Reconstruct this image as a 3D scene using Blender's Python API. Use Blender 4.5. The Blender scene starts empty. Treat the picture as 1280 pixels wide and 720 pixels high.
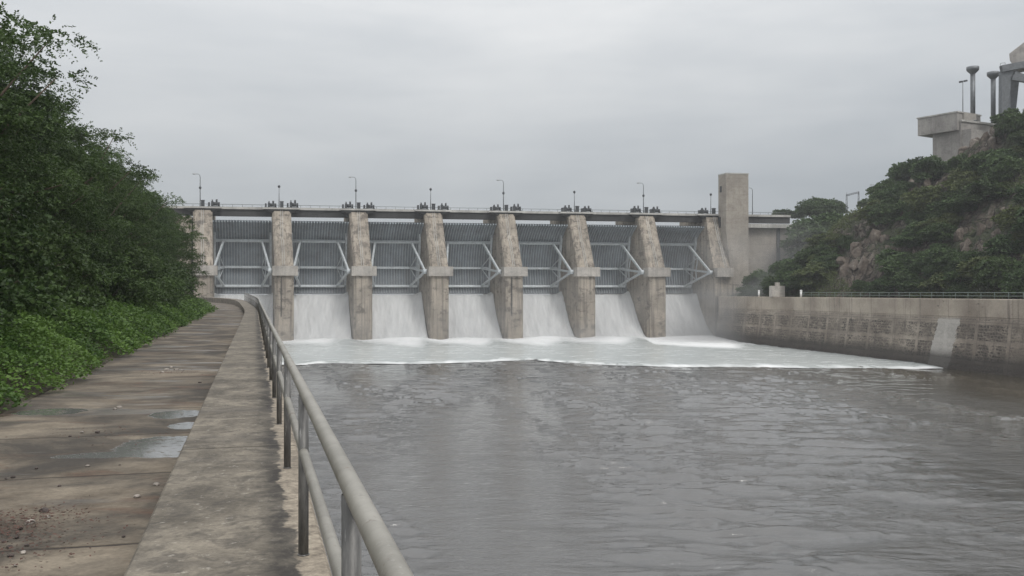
import bpy, math, random
import numpy as np
from mathutils import Vector, noise as mnoise
R = math.radians
rnd = random.Random(7)
sc = bpy.context.scene
COL = sc.collection
EYE = 1.58; F = 1200.0; HZ = 365.0

# ------------------------------------------------------------------ helpers
class MB:
    """collects geometry in world coordinates"""
    def __init__(s): s.v = []; s.f = []; s.n = 0; s.smooth = []
    def add(s, verts, faces, smooth=False):
        b = s.n
        s.v.extend([tuple(p) for p in verts]); s.n += len(verts)
        for f in faces: s.f.append(tuple(i + b for i in f)); s.smooth.append(smooth)
        return s
    def hexa(s, p):            # 8 points: bottom ring 0-3, top ring 4-7
        return s.add(p, [(0,3,2,1),(4,5,6,7),(0,1,5,4),(1,2,6,5),(2,3,7,6),(3,0,4,7)])
    def box(s, x0,x1,y0,y1,z0,z1, T=None):
        p = [(x0,y0,z0),(x1,y0,z0),(x1,y1,z0),(x0,y1,z0),(x0,y0,z1),(x1,y0,z1),(x1,y1,z1),(x0,y1,z1)]
        if T: p = [T(*q) for q in p]
        return s.hexa(p)
    def prism(s, poly, a0, a1, T):   # poly in (v,z), extruded along first arg
        n = len(poly)
        p = [T(a0, q[0], q[1]) for q in poly] + [T(a1, q[0], q[1]) for q in poly]
        fs = [tuple(range(n-1,-1,-1)), tuple(range(n, 2*n))] + [(i,(i+1)%n,n+(i+1)%n,n+i) for i in range(n)]
        return s.add(p, fs)
    def tube(s, pts, rad, seg=10, caps=True, smooth=True):
        pts = [Vector(p) for p in pts]; n = len(pts)
        if not hasattr(rad, '__len__'): rad = [rad]*n
        vs = []; up = Vector((0,0,1))
        for i, p in enumerate(pts):
            d = (pts[min(i+1,n-1)] - pts[max(i-1,0)]).normalized()
            a = d.cross(up)
            if a.length < 1e-3: a = d.cross(Vector((1,0,0)))
            a.normalize(); b = d.cross(a)
            for k in range(seg):
                t = 2*math.pi*k/seg
                vs.append(p + a*(rad[i]*math.cos(t)) + b*(rad[i]*math.sin(t)))
        fs = []
        for i in range(n-1):
            for k in range(seg):
                k2 = (k+1) % seg
                fs.append((i*seg+k, i*seg+k2, (i+1)*seg+k2, (i+1)*seg+k))
        s.add(vs, fs, smooth)
        if caps:
            b = s.n - len(vs)
            s.f.append(tuple(b+k for k in range(seg))[::-1]); s.smooth.append(False)
            s.f.append(tuple(b+(n-1)*seg+k for k in range(seg))); s.smooth.append(False)
        return s
    def beam(s, p, q, w, h):    # rectangular bar between two points
        p = Vector(p); q = Vector(q); d = (q-p).normalized()
        a = d.cross(Vector((0,0,1)))
        if a.length < 1e-3: a = Vector((1,0,0))
        a.normalize(); b = a.cross(d).normalized()
        c = []
        for e in (p, q):
            c += [e - a*w/2 - b*h/2, e + a*w/2 - b*h/2, e + a*w/2 + b*h/2, e - a*w/2 + b*h/2]
        return s.add(c, [(0,3,2,1),(4,5,6,7),(0,1,5,4),(1,2,6,5),(2,3,7,6),(3,0,4,7)])
    def build(s, name, mat, parent=None, origin=None, bevel=0):
        if parent is not None: o3 = world_loc(parent)
        else: o3 = Vector(origin) if origin is not None else Vector((0,0,0))
        m = bpy.data.meshes.new(name)
        m.from_pydata([tuple(Vector(p)-o3) for p in s.v], [], s.f)
        m.polygons.foreach_set('use_smooth', s.smooth)
        m.materials.append(mat); m.update()
        return link(name, m, parent, o3 if parent is None else (0,0,0), bevel)

def world_loc(o):
    l = Vector(o.location)
    while o.parent is not None:
        o = o.parent; l += o.location
    return l
def link(name, m, parent=None, loc=(0,0,0), bevel=0):
    o = bpy.data.objects.new(name, m); COL.objects.link(o)
    o.location = loc
    if parent is not None: o.parent = parent
    if bevel:
        b = o.modifiers.new('bevel', 'BEVEL'); b.width = bevel; b.segments = 2; b.limit_method = 'ANGLE'
    return o
def tag(o, label=None, cat=None, group=None, kind=None):
    if label: o['label'] = label
    if cat: o['category'] = cat
    if group: o['group'] = group
    if kind: o['kind'] = kind
    return o
def empty(name, loc, label, cat, group=None):
    o = bpy.data.objects.new(name, None); COL.objects.link(o); o.location = loc
    o.empty_display_size = .5
    return tag(o, label, cat, group)
def copy_thing(o, loc, label=None, cat=None, scale=None, rz=None):
    c = o.copy(); COL.objects.link(c); c.location = loc
    if scale: c.scale = scale
    if rz is not None: c.rotation_euler = (0,0,rz)
    if label: c['label'] = label
    for ch in o.children:
        d = ch.copy(); COL.objects.link(d); d.parent = c
        for g in ch.children:
            e = g.copy(); COL.objects.link(e); e.parent = d
    return c
def npmesh(name, V, faces4, mat, smooth=False):
    m = bpy.data.meshes.new(name)
    V = np.asarray(V, dtype=np.float32); Fc = np.asarray(faces4, dtype=np.int32)
    m.vertices.add(len(V)); m.vertices.foreach_set('co', V.ravel())
    n = Fc.shape[1]
    m.loops.add(Fc.size); m.loops.foreach_set('vertex_index', Fc.ravel())
    m.polygons.add(len(Fc)); m.polygons.foreach_set('loop_start', np.arange(0, Fc.size, n, dtype=np.int32))
    m.polygons.foreach_set('use_smooth', [smooth]*len(Fc))
    m.materials.append(mat); m.update(calc_edges=True); m.validate()
    return m

# ------------------------------------------------------------------ node helper
class NT:
    def __init__(s, name, tree=None):
        if tree is None:
            s.mat = bpy.data.materials.new(name); s.mat.use_nodes = True; s.t = s.mat.node_tree
        else: s.t = tree
        s.t.nodes.clear()
    def n(s, typ, **kw):
        nd = s.t.nodes.new(typ)
        for k, v in kw.items():
            if k[0] == 'i' and k[1:].isdigit(): nd.inputs[int(k[1:])].default_value = v
            elif hasattr(nd, k): setattr(nd, k, v)
            else: nd.inputs[k.replace('_',' ')].default_value = v
        return nd
    def l(s, a, b): s.t.links.new(a, b)
    def coord(s, scale=(1,1,1), rot=(0,0,0), loc=(0,0,0), world=False):
        if world: src = s.n('ShaderNodeNewGeometry').outputs['Position']
        else: src = s.n('ShaderNodeTexCoord').outputs['Object']
        m = s.n('ShaderNodeMapping'); m.inputs['Scale'].default_value = scale
        m.inputs['Rotation'].default_value = rot; m.inputs['Location'].default_value = loc
        s.l(src, m.inputs['Vector']); return m.outputs[0]
    def noise(s, vec, scale=1, detail=5, rough=.55, dist=0):
        nd = s.n('ShaderNodeTexNoise'); nd.inputs['Scale'].default_value = scale
        nd.inputs['Detail'].default_value = detail; nd.inputs['Roughness'].default_value = rough
        nd.inputs['Distortion'].default_value = dist
        s.l(vec, nd.inputs['Vector']); return nd.outputs['Fac']
    def ramp(s, fac, stops):
        nd = s.n('ShaderNodeValToRGB'); cr = nd.color_ramp
        while len(cr.elements) > 2: cr.elements.remove(cr.elements[-1])
        for i, (p, c) in enumerate(stops):
            if not hasattr(c, '__len__'): c = (c,c,c)
            e = cr.elements[i] if i < 2 else cr.elements.new(p)
            e.position = p; e.color = tuple(c)+(1,)
        s.l(fac, nd.inputs[0]); return nd.outputs[0]
    def mix(s, fac, a, b, mode='MIX'):
        nd = s.n('ShaderNodeMix', data_type='RGBA', blend_type=mode)
        if hasattr(fac, 'links'): s.l(fac, nd.inputs[0])
        else: nd.inputs[0].default_value = fac
        for sock, v in ((nd.inputs[6], a), (nd.inputs[7], b)):
            if hasattr(v, 'links'): s.l(v, sock)
            else: sock.default_value = tuple(v)+(1,) if len(v) == 3 else v
        return nd.outputs[2]
    def math(s, op, a, b=0.0, clamp=False):
        nd = s.n('ShaderNodeMath', operation=op); nd.use_clamp = clamp
        for i, v in enumerate((a, b)):
            if hasattr(v, 'links'): s.l(v, nd.inputs[i])
            else: nd.inputs[i].default_value = v
        return nd.outputs[0]
    def sep(s, vec):
        nd = s.n('ShaderNodeSeparateXYZ'); s.l(vec, nd.inputs[0]); return nd.outputs
    def bump(s, h, strength=.5, dist=.05, normal=None):
        nd = s.n('ShaderNodeBump'); nd.inputs['Strength'].default_value = strength
        nd.inputs['Distance'].default_value = dist; s.l(h, nd.inputs['Height'])
        if normal is not None: s.l(normal, nd.inputs['Normal'])
        return nd.outputs[0]
    def principled(s, color, rough=.8, normal=None, metal=0, spec=None):
        p = s.n('ShaderNodeBsdfPrincipled')
        for nm, v in (('Base Color', color), ('Roughness', rough), ('Metallic', metal)):
            if hasattr(v, 'links'): s.l(v, p.inputs[nm])
            else: p.inputs[nm].default_value = tuple(v)+(1,) if hasattr(v,'__len__') else v
        if normal is not None: s.l(normal, p.inputs['Normal'])
        if spec is not None: p.inputs['Specular IOR Level'].default_value = spec
        o = s.n('ShaderNodeOutputMaterial'); s.l(p.outputs[0], o.inputs['Surface'])
        s.p = p; s.out = o
        return s.mat

# ------------------------------------------------------------------ materials
def mat_concrete(name, base, dark, scale=.25, stain=.5, horiz=True, bump=.4, lift=2.2):
    t = NT(name); w = t.coord(world=True)
    big = t.noise(w, scale, 4, .6, .3)
    fine = t.noise(w, scale*16, 6, .65)
    streak = t.noise(t.coord((1.5,1.5,.06), world=True), 1.2, 6, .65)
    blot = t.noise(t.coord((.5,.5,.8), loc=(3,7,1), world=True), .9, 6, .72, .5)
    c = t.mix(t.ramp(big, [(.35,0),(.65,1)]), [b*.72 for b in base], [min(1,b*1.12) for b in base])
    c = t.mix(t.math('MULTIPLY', t.ramp(streak, [(.48,0),(.62,1)]), stain), c, dark)
    c = t.mix(t.math('MULTIPLY', t.ramp(blot, [(.54,0),(.60,1)]), stain*.95), c, [d*.8 for d in dark])
    c = t.mix(.35, c, t.mix(1, c, t.ramp(fine, [(.25,.45),(.75,1.4)]), 'MULTIPLY'))
    hgt = fine
    if horiz:   # board / lift joints
        z = t.sep(w)[2]
        m = t.math('FRACT', t.math('DIVIDE', z, lift))
        line = t.ramp(m, [(0,1),(.07,0)])
        wob = t.ramp(t.noise(w, .8, 3), [(.4,0),(.6,1)])
        c = t.mix(t.math('MULTIPLY', t.math('MULTIPLY', line, wob), .7), c, [d*.6 for d in dark])
    return t.principled(c, .88, t.bump(hgt, bump, .06))
def mat_plain(name, col, rough=.6, metal=0, vary=.25, scale=3, bump=.1):
    t = NT(name); w = t.coord(world=True)
    a = t.noise(w, scale, 5, .65); b = t.noise(w, scale*9, 4, .6)
    c = t.mix(t.ramp(a, [(.35,0),(.68,1)]), [x*(1-vary) for x in col], [min(1,x*(1+vary)) for x in col])
    c = t.mix(.25, c, t.mix(1, c, t.ramp(b, [(.3,.55),(.7,1.3)]), 'MULTIPLY'))
    return t.principled(c, rough, t.bump(b, bump, .01), metal)
def mat_leaf(name, dark, light, trans=.25, sc_=.35, rough=.5):
    t = NT(name); w = t.coord(world=True)
    a = t.noise(w, sc_, 3, .6); b = t.noise(w, sc_*12, 2, .5)
    f = t.math('ADD', t.math('MULTIPLY', a, .6), t.math('MULTIPLY', b, .4))
    oi = t.n('ShaderNodeObjectInfo')
    c = t.mix(t.ramp(f, [(.38,0),(.62,1)]), dark, light)
    c = t.mix(t.math('MULTIPLY', oi.outputs['Random'], .35), c, [dark[0]*1.5, dark[1]*1.05, dark[2]*.9])
    p = t.principled(c, rough, spec=.25)
    tr = t.n('ShaderNodeBsdfTranslucent'); t.l(c, tr.inputs[0])
    mx = t.n('ShaderNodeMixShader'); mx.inputs[0].default_value = trans
    t.l(t.p.outputs[0], mx.inputs[1]); t.l(tr.outputs[0], mx.inputs[2]); t.l(mx.outputs[0], t.out.inputs['Surface'])
    return p
M = {}
M['pier'] = mat_concrete('pier_concrete', (.39,.34,.28), (.13,.112,.095), .3, .8)
M['beam'] = mat_concrete('beam_concrete', (.46,.43,.39), (.25,.23,.21), .3, .4, False)
M['cap'] = mat_concrete('cap_concrete', (.5,.49,.46), (.28,.27,.26), .3, .4, False)
M['girder'] = mat_concrete('girder_shade_concrete', (.05,.05,.05), (.03,.03,.03), .3, .5, False)  # near-black: the shadow under the deck is put into this colour
M['tower'] = mat_concrete('tower_concrete', (.37,.335,.29), (.25,.21,.18), .2, .35, True, .3, 1.8)
M['bld'] = mat_concrete('building_concrete', (.36,.34,.32), (.2,.19,.18), .2, .4, False)
M['gate'] = mat_plain('gate_steel', (.21,.24,.265), .5, .15, .25, .4)
M['gaterib'] = mat_plain('gate_rib_paint', (.33,.37,.40), .55, .1, .2, 1.0, .4)
M['gateframe'] = mat_plain('gate_frame_paint', (.52,.56,.58), .5, .05, .15, 1.5)
def mat_gate(name, col, rust=.5):
    t = NT(name); w = t.coord(world=True)
    a = t.noise(w, .25, 5, .65); st = t.noise(t.coord((1.6,1.6,.12), world=True), 1.0, 6, .7)
    c = t.mix(t.ramp(a, [(.35,0),(.65,1)]), [x*.75 for x in col], [x*1.2 for x in col])
    c = t.mix(t.math('MULTIPLY', t.ramp(st, [(.52,0),(.68,1)]), rust), c, (.12,.085,.06))
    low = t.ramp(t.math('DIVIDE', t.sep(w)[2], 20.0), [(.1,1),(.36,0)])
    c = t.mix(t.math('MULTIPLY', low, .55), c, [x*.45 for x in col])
    return t.principled(c, .55, t.bump(st, .2, .02), .1)
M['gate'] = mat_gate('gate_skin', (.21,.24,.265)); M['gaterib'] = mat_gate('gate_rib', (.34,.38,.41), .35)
M['dark'] = mat_plain('dark_machine', (.06,.065,.07), .5, .3, .3, 2)
M['pole'] = mat_plain('pole_steel', (.16,.17,.18), .5, .5, .2, 2)
M['lamp'] = mat_plain('lamp_grey', (.35,.36,.37), .4, .2, .1, 2)
M['white'] = mat_plain('white_paint', (.75,.75,.73), .5, 0, .08, 2)
M['greenrail'] = mat_plain('green_rail', (.20,.25,.22), .5, 0, .15, 1)
M['bark'] = mat_plain('bark', (.10,.075,.055), .9, 0, .35, 4, .8)
M['stone'] = mat_plain('stone', (.30,.27,.24), .85, 0, .4, 9, .5)
M['stone_dark'] = mat_plain('stone_dark', (.07,.055,.05), .85, 0, .4, 9, .5)
M['litter'] = mat_plain('leaf_litter', (.085,.045,.034), .9, 0, .5, 12, .4)
M['leaf'] = mat_leaf('tree_leaf', (.024,.048,.016), (.10,.16,.048), .30)
M['herb'] = mat_leaf('herb_leaf', (.045,.095,.022), (.15,.25,.055), .35, .6, .45)
M['shrub'] = mat_leaf('shrub_leaf', (.036,.066,.026), (.095,.150,.055), .2, .2)
M['shrub2'] = mat_leaf('shrub_leaf_pale', (.06,.085,.034), (.13,.165,.06), .2, .2)

# galvanised handrail pipe
t = NT('rail_pipe'); w = t.coord(world=True)
a = t.noise(w, 2.2, 6, .75); b = t.noise(w, 60, 4, .6); s_ = t.noise(t.coord((18,18,2), world=True), 1.4, 4, .65)
c = t.mix(t.ramp(a, [(.36,0),(.64,1)]), (.22,.21,.185), (.33,.315,.28))
c = t.mix(t.ramp(s_, [(.60,0),(.72,.7)]), c, (.17,.155,.14))
c = t.mix(t.ramp(b, [(.62,0),(.74,.45)]), c, (.52,.51,.48))
rs = t.noise(t.coord(loc=(2,7,3), world=True), 5.5, 7, .78)
c = t.mix(t.ramp(rs, [(.60,0),(.66,.75)]), c, (.13,.085,.055))
M['rail'] = t.principled(c, .55, t.bump(b, .15, .003), .15)
t = NT('post_pipe'); w = t.coord(world=True)
a = t.noise(t.coord((16,16,2.5), world=True), 1.6, 5, .7); b = t.noise(w, 70, 4, .6)
c = t.mix(t.ramp(a, [(.42,0),(.6,1)]), (.12,.118,.115), (.22,.215,.205))
c = t.mix(t.ramp(t.noise(t.coord((22,22,3), loc=(4,1,8), world=True), 1.5, 5, .7), [(.62,0),(.67,.8)]), c, (.48,.48,.46))
M['post'] = t.principled(c, .5, t.bump(b, .15, .003), .3)

PUD = []
for (px, py, ax, ay) in ((208,556,.62,.95),(150,567,.75,.22),(222,517,.45,.55),(62,514,.6,.5),(235,531,.3,.4)):
    Y_ = (EYE+.34)*F/(py-HZ); X_ = (px-640)/F*Y_
    PUD.append((X_*.9659+Y_*.2589, -X_*.2589+Y_*.9659, ax, ay))
# walkway slab concrete (object coords: y along the walk)
WR = (0,0,-math.atan2(.2589,.9659))
def walk_local(t): return t.coord(rot=WR, world=True)   # world -> walkway frame
t = NT('walk_path'); wl = walk_local(t); xyz = t.sep(wl)
big = t.noise(wl, .55, 5, .65, .6); band = t.noise(t.coord((.9,1.25,1), rot=WR, world=True), .75, 7, .72, .3)
fine = t.noise(wl, 22, 6, .7); rust = t.noise(t.coord((.7,1.6,1), rot=WR, loc=(5,2,0), world=True), .8, 5, .7, .8)
c = t.mix(t.ramp(band, [(.36,0),(.62,1)]), (.085,.066,.047), (.235,.198,.15))
c = t.mix(t.ramp(big, [(.40,.9),(.60,0)]), c, (.045,.039,.033))
c = t.mix(t.ramp(rust, [(.54,0),(.70,.65)]), c, (.12,.062,.038))
c = t.mix(.5, c, t.mix(1, c, t.ramp(fine, [(.25,.4),(.75,1.5)]), 'MULTIPLY'))
wob = t.math('MULTIPLY', t.math('SUBTRACT', t.noise(wl, 1.6, 5, .7), .5), .12)
fr = t.math('FRACT', t.math('DIVIDE', t.math('ADD', t.math('ADD', xyz[1], wob), 1.15), 3.0))
joint = t.ramp(fr, [(0,1),(.012,.9),(.022,0)])
c = t.mix(t.math('MULTIPLY', joint, t.ramp(big, [(.3,.5),(.6,1)])), c, (.028,.022,.018))
# drying wet film
wet = t.ramp(t.noise(t.coord((.45,1.4,1), rot=WR, loc=(1.5,4,0), world=True), .55, 4, .6, .3), [(.55,0),(.62,1)])
pud = None
wob1 = t.math('MULTIPLY', t.math('SUBTRACT', t.noise(t.coord((1,2.2,1), rot=WR, world=True), 1.5, 6, .7), .5), 1.5)
for (cx, cy, ax, ay) in PUD:
    dx = t.math('DIVIDE', t.math('SUBTRACT', xyz[0], cx), ax); dy = t.math('DIVIDE', t.math('SUBTRACT', xyz[1], cy), ay)
    e_ = t.math('ADD', t.math('ADD', t.math('MULTIPLY', dx, dx), t.math('MULTIPLY', dy, dy)), wob1)
    q_ = t.ramp(e_, [(.84,1),(.92,0)])
    pud = q_ if pud is None else t.math('MAXIMUM', pud, q_)
spk = t.ramp(t.noise(t.coord((1,1.6,1), rot=WR, world=True), 6, 4, .7), [(.58,0),(.62,1)])
pud = t.math('MULTIPLY', pud, t.math('SUBTRACT', 1.0, spk))
rg = t.mix(pud, t.ramp(wet, [(0,.9),(1,.32)]), (.07,.07,.07))
h = t.math('SUBTRACT', t.math('ADD', t.math('MULTIPLY', fine, .4), big), t.math('MULTIPLY', joint, 3))
c = t.mix(t.math('MULTIPLY', wet, .35), c, (.06,.05,.042))
c = t.mix(pud, c, (.16,.16,.158))  # pale sky reflection painted into the puddle colour
h = t.math('MULTIPLY', h, t.math('SUBTRACT', 1.0, t.math('MULTIPLY', pud, .97)))
M['path'] = t.principled(c, rg, t.bump(h, .5, .012), spec=.5)

# kerb / wall coping
t = NT('coping'); wl = walk_local(t); xyz = t.sep(wl)
big = t.noise(wl, 1.1, 6, .68, .5); fine = t.noise(wl, 26, 6, .72); med = t.noise(wl, 5, 6, .7, .4)
c = t.mix(t.ramp(big, [(.36,0),(.62,1)]), (.10,.087,.069), (.25,.22,.175))
c = t.mix(t.ramp(med, [(.47,0),(.62,.7)]), c, (.07,.062,.053))
c = t.mix(t.ramp(t.noise(wl, 9, 6, .75), [(.60,0),(.64,.6)]), c, (.40,.37,.32))
nx = t.math('ADD', xyz[0], t.math('MULTIPLY', t.math('SUBTRACT', t.noise(wl, 1.9, 5, .7), .5), .42))
dk = t.math('MULTIPLY', t.ramp(nx, [(.0,0),(.16,1)]), t.ramp(t.noise(wl, .45, 3, .6), [(.38,.15),(.54,.9)]))
c = t.mix(t.math('MULTIPLY', dk, t.ramp(med, [(.34,.5),(.5,1)])), c, (.032,.028,.026))
edge = t.ramp(nx, [(.225,0),(.25,1)])
c = t.mix(edge, c, t.mix(t.ramp(t.noise(wl, 7, 6, .75), [(.35,0),(.65,1)]), (.15,.125,.098), (.40,.345,.27)))
c = t.mix(.55, c, t.mix(1, c, t.ramp(fine, [(.28,.4),(.72,1.5)]), 'MULTIPLY'))
fr = t.math('FRACT', t.math('DIVIDE', t.math('ADD', t.math('ADD', xyz[1], t.math('MULTIPLY', med, .05)), 4.75), 14.9))
joint = t.ramp(fr, [(0,1),(.0012,1),(.0024,0)])
far = t.noise(t.coord((.25,2.0,1), rot=WR, world=True), .5, 4, .6)
c = t.mix(t.ramp(far, [(.54,0),(.66,.5)]), c, (.10,.09,.08))
c = t.mix(joint, c, (.035,.03,.026))
h = t.math('SUBTRACT', t.math('ADD', fine, t.math('MULTIPLY', med, .6)), t.math('MULTIPLY', joint, 3))
M['coping'] = t.principled(c, .88, t.bump(h, .5, .012))

# puddle
t = NT('puddle_water')
M['puddle'] = t.principled((.17,.165,.155), .08, t.bump(t.noise(t.coord(world=True), 6, 3), .04, .01), spec=1.0)

# training wall on the right: x along the wall, z up in object space
wdir_y = 1/math.sqrt(1+.218**2)
t = NT('channel_wall'); o = t.coord(); xyz = t.sep(o)
base = t.ramp(t.noise(o, .12, 5, .6), [(.38,(.25,.21,.17)),(.62,(.43,.375,.31))])
streak = t.ramp(t.noise(t.coord((.9,.9,.07)), 1.3, 5, .6), [(.56,0),(.68,.7)])
c = t.mix(streak, base, (.12,.10,.09))
# blocky dark weathering in the lower, battered half, panel by panel
zlow = t.ramp(t.math('MULTIPLY', xyz[2], -.1), [(.17,0),(.24,1)])
br = t.n('ShaderNodeTexBrick'); br.offset = .37; br.inputs['Scale'].default_value = 1.0
br.inputs['Brick Width'].default_value = .62; br.inputs['Row Height'].default_value = .42; br.inputs['Mortar Size'].default_value = .09
br.inputs['Mortar Smooth'].default_value = .6
sw = t.n('ShaderNodeCombineXYZ'); dist = t.math('MULTIPLY', t.noise(o, 1.2, 4), .5)
t.l(t.math('ADD', xyz[0], dist), sw.inputs[0]); t.l(t.math('ADD', xyz[2], dist), sw.inputs[1]); t.l(sw.outputs[0], br.inputs['Vector'])
bm = t.math('MULTIPLY', t.ramp(t.noise(t.coord((.9,.9,2.6)), 1.5, 6, .78, .3), [(.46,0),(.50,1)]), t.math('ADD', .35, t.math('SUBTRACT', 1.0, br.outputs['Fac'])), True)
rag = t.ramp(t.noise(o, 1.2, 6, .75), [(.38,0),(.44,1)])
pan = t.ramp(t.noise(t.coord((.16,0,.0)), 1.0, 2), [(.40,0),(.52,1)])
pil = t.math('FRACT', t.math('DIVIDE', xyz[0], 6.2)); pilm = t.ramp(pil, [(0,0),(.10,0),(.12,1)])
bandz = t.ramp(t.math('FRACT', t.math('DIVIDE', xyz[2], 2.7)), [(.0,0),(.16,0),(.2,1)])
m = t.math('MULTIPLY', t.math('MULTIPLY', bm, rag), t.math('MULTIPLY', zlow, t.math('MULTIPLY', pilm, bandz)))
m = t.math('MULTIPLY', m, t.math('ADD', t.math('MULTIPLY', pan, .6), .4))
c = t.mix(t.math('MULTIPLY', m, .97), c, (.03,.026,.024))
upr = t.math('MULTIPLY', t.ramp(t.noise(t.coord((.5,.5,1.2), loc=(2,2,2)), 1.2, 6, .75), [(.62,0),(.68,.75)]), t.ramp(t.math('MULTIPLY', xyz[2], -.1), [(.2,1),(.26,0)]))
c = t.mix(upr, c, (.06,.05,.045))
# vertical pilaster lines and a lift line
c = t.mix(t.math('MULTIPLY', t.ramp(pil, [(0,1),(.012,1),(.03,0)]), .5), c, (.13,.11,.10))
lift = t.ramp(t.math('ABSOLUTE', t.math('ADD', xyz[2], 2.45)), [(0,.8),(.09,0)])
c = t.mix(lift, c, (.17,.145,.12))
# pale rain-washed streak down the lower face
sx_ = t.math('SUBTRACT', t.math('SUBTRACT', xyz[0], t.math('MULTIPLY', xyz[2], -.22)), (133.2+60)/wdir_y)
edge_n = t.math('MULTIPLY', t.math('SUBTRACT', t.noise(o, .9, 6, .7), .5), 2.2)
sm_ = t.ramp(t.math('ADD', t.math('ABSOLUTE', sx_), edge_n), [(.0,1),(1,0)])
wsh = t.math('LESS_THAN', t.math('ADD', t.math('ABSOLUTE', sx_), edge_n), 2.2)
wsh = t.math('MULTIPLY', wsh, t.ramp(t.math('MULTIPLY', xyz[2], -.1), [(.19,0),(.23,1)]))
c = t.mix(t.math('MULTIPLY', wsh, .9), c, t.mix(t.noise(o, 1.3, 5, .7), (.36,.34,.31), (.56,.54,.51)))
# waterline wet band
lowd = t.math('MULTIPLY', zlow, t.ramp(t.noise(t.coord((.25,.25,.5), loc=(1,5,2)), 1.0, 6, .7), [(.38,.1),(.6,.6)]))
c = t.mix(t.math('MULTIPLY', lowd, t.math('SUBTRACT', 1.0, wsh)), c, (.11,.093,.078))
wl_ = t.ramp(t.math('ADD', t.math('MULTIPLY', xyz[2], -.1), t.math('MULTIPLY', t.noise(o, .5, 4), .12)), [(.68,0),(.80,1)])
c = t.mix(t.math('MULTIPLY', wl_, .85), c, (.035,.030,.027))
fn = t.noise(o, 5, 6, .7)
c = t.mix(.4, c, t.mix(1, c, t.ramp(fn, [(.25,.5),(.75,1.4)]), 'MULTIPLY'))
M['rwall'] = t.principled(c, .85, t.bump(t.math('SUBTRACT', fn, m), .6, .08))
M['patch'] = mat_concrete('patch_concrete', (.42,.40,.37), (.20,.18,.16), .6, .6, False, .2)

# water
t = NT('river_water'); w = t.coord(world=True)
w1 = t.noise(t.coord((.38,1.0,1), rot=(0,0,R(12)), world=True), .55, 6, .62, .7)
w2 = t.noise(t.coord((.5,1.0,1), rot=(0,0,R(-8)), world=True), 2.1, 6, .66, .5)
w3 = t.noise(t.coord((.6,1.0,1), rot=(0,0,R(4)), world=True), 7.0, 4, .6, .3)
patch = t.ramp(t.noise(t.coord((.05,.022,1), rot=(0,0,R(38)), world=True), 1.0, 5, .62, .8), [(.38,.45),(.68,1.35)])
dk = t.math('MULTIPLY', t.ramp(t.noise(t.coord((.16,.035,1), rot=(0,0,R(35)), world=True), 1.0, 6, .7, 1.0), [(.56,0),(.64,1)]), t.ramp(w2, [(.44,0),(.52,1)]))
hgt = t.math('MULTIPLY', t.math('ADD', t.math('ADD', t.math('MULTIPLY', w1, .8), t.math('MULTIPLY', w2, .55)), t.math('MULTIPLY', w3, .13)), patch)
silt_refl = t.ramp(t.noise(t.coord((.02,.012,1), world=True), 1.0, 4, .6, .5), [(.38,(.034,.031,.027)),(.62,(.075,.074,.072))])
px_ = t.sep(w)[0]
hill_refl = t.ramp(t.math('ADD', t.math('DIVIDE', px_, 60.0), t.math('MULTIPLY', t.math('SUBTRACT', w1, .5), .3)), [(.45,0),(.85,.85)])
silt_refl = t.mix(hill_refl, silt_refl, (.052,.042,.026))  # brown reflection of the hill painted into the water colour on the right
c = t.mix(t.math('MULTIPLY', dk, .85), silt_refl, (.012,.012,.012))  # dark reflections in the ripples, painted in as streaks
fl = t.math('MULTIPLY', t.ramp(t.noise(t.coord((.10,.5,1), rot=(0,0,R(25)), loc=(9,3,0), world=True), 1.0, 6, .75, .6), [(.65,0),(.72,.6)]), t.ramp(w3, [(.45,0),(.6,1)]))
c = t.mix(fl, c, (.5,.5,.5))
rg = t.math('ADD', t.math('MULTIPLY', fl, .4), .02)
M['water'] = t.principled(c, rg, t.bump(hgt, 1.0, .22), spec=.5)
t.p.inputs['IOR'].default_value = 2.3

# white water
t = NT('falling_water'); o = t.coord(world=True)
V_ = (.378,-.926)
st = t.noise(t.coord((1.4,.25,.10), world=True), .9, 5, .6)
c = t.ramp(st, [(.3,(.56,.57,.575)),(.7,(.72,.73,.73))])
p = t.principled(c, .75, t.bump(t.noise(t.coord((1,.4,.25), world=True), 1.1, 5, .6), .3, .2), spec=.2)
t.p.inputs['Subsurface Weight'].default_value = 0
M['fall'] = p
t = NT('foam'); w = t.coord(world=True)
at = t.n('ShaderNodeAttribute', attribute_name='white')
n1 = t.noise(t.coord((.5,.9,1), world=True), .5, 5, .6, .6)
f_ = t.math('ADD', at.outputs['Fac'], t.math('ADD', t.math('MULTIPLY', t.math('SUBTRACT', n1, .5), 1.0), t.math('MULTIPLY', t.math('SUBTRACT', t.noise(t.coord((.5,1.3,1), world=True), 2.5, 6, .75, .5), .5), .5)), True)
ln = t.ramp(t.noise(t.coord((.035,.28,1), rot=(0,0,R(-6)), world=True), 1.0, 3, .5, .6), [(.47,0),(.5,.5),(.53,0)])
c = t.mix(f_, (.46,.49,.485), (.80,.81,.81))
M['foam'] = t.principled(c, t.ramp(f_, [(0,.22),(1,.7)]), t.bump(t.math('ADD', n1, t.math('MULTIPLY', ln, .3)), .5, .25), spec=.4)
M['foamedge'] = mat_plain('foam_edge', (.85,.86,.86), .7, 0, .06, 1)

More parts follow.
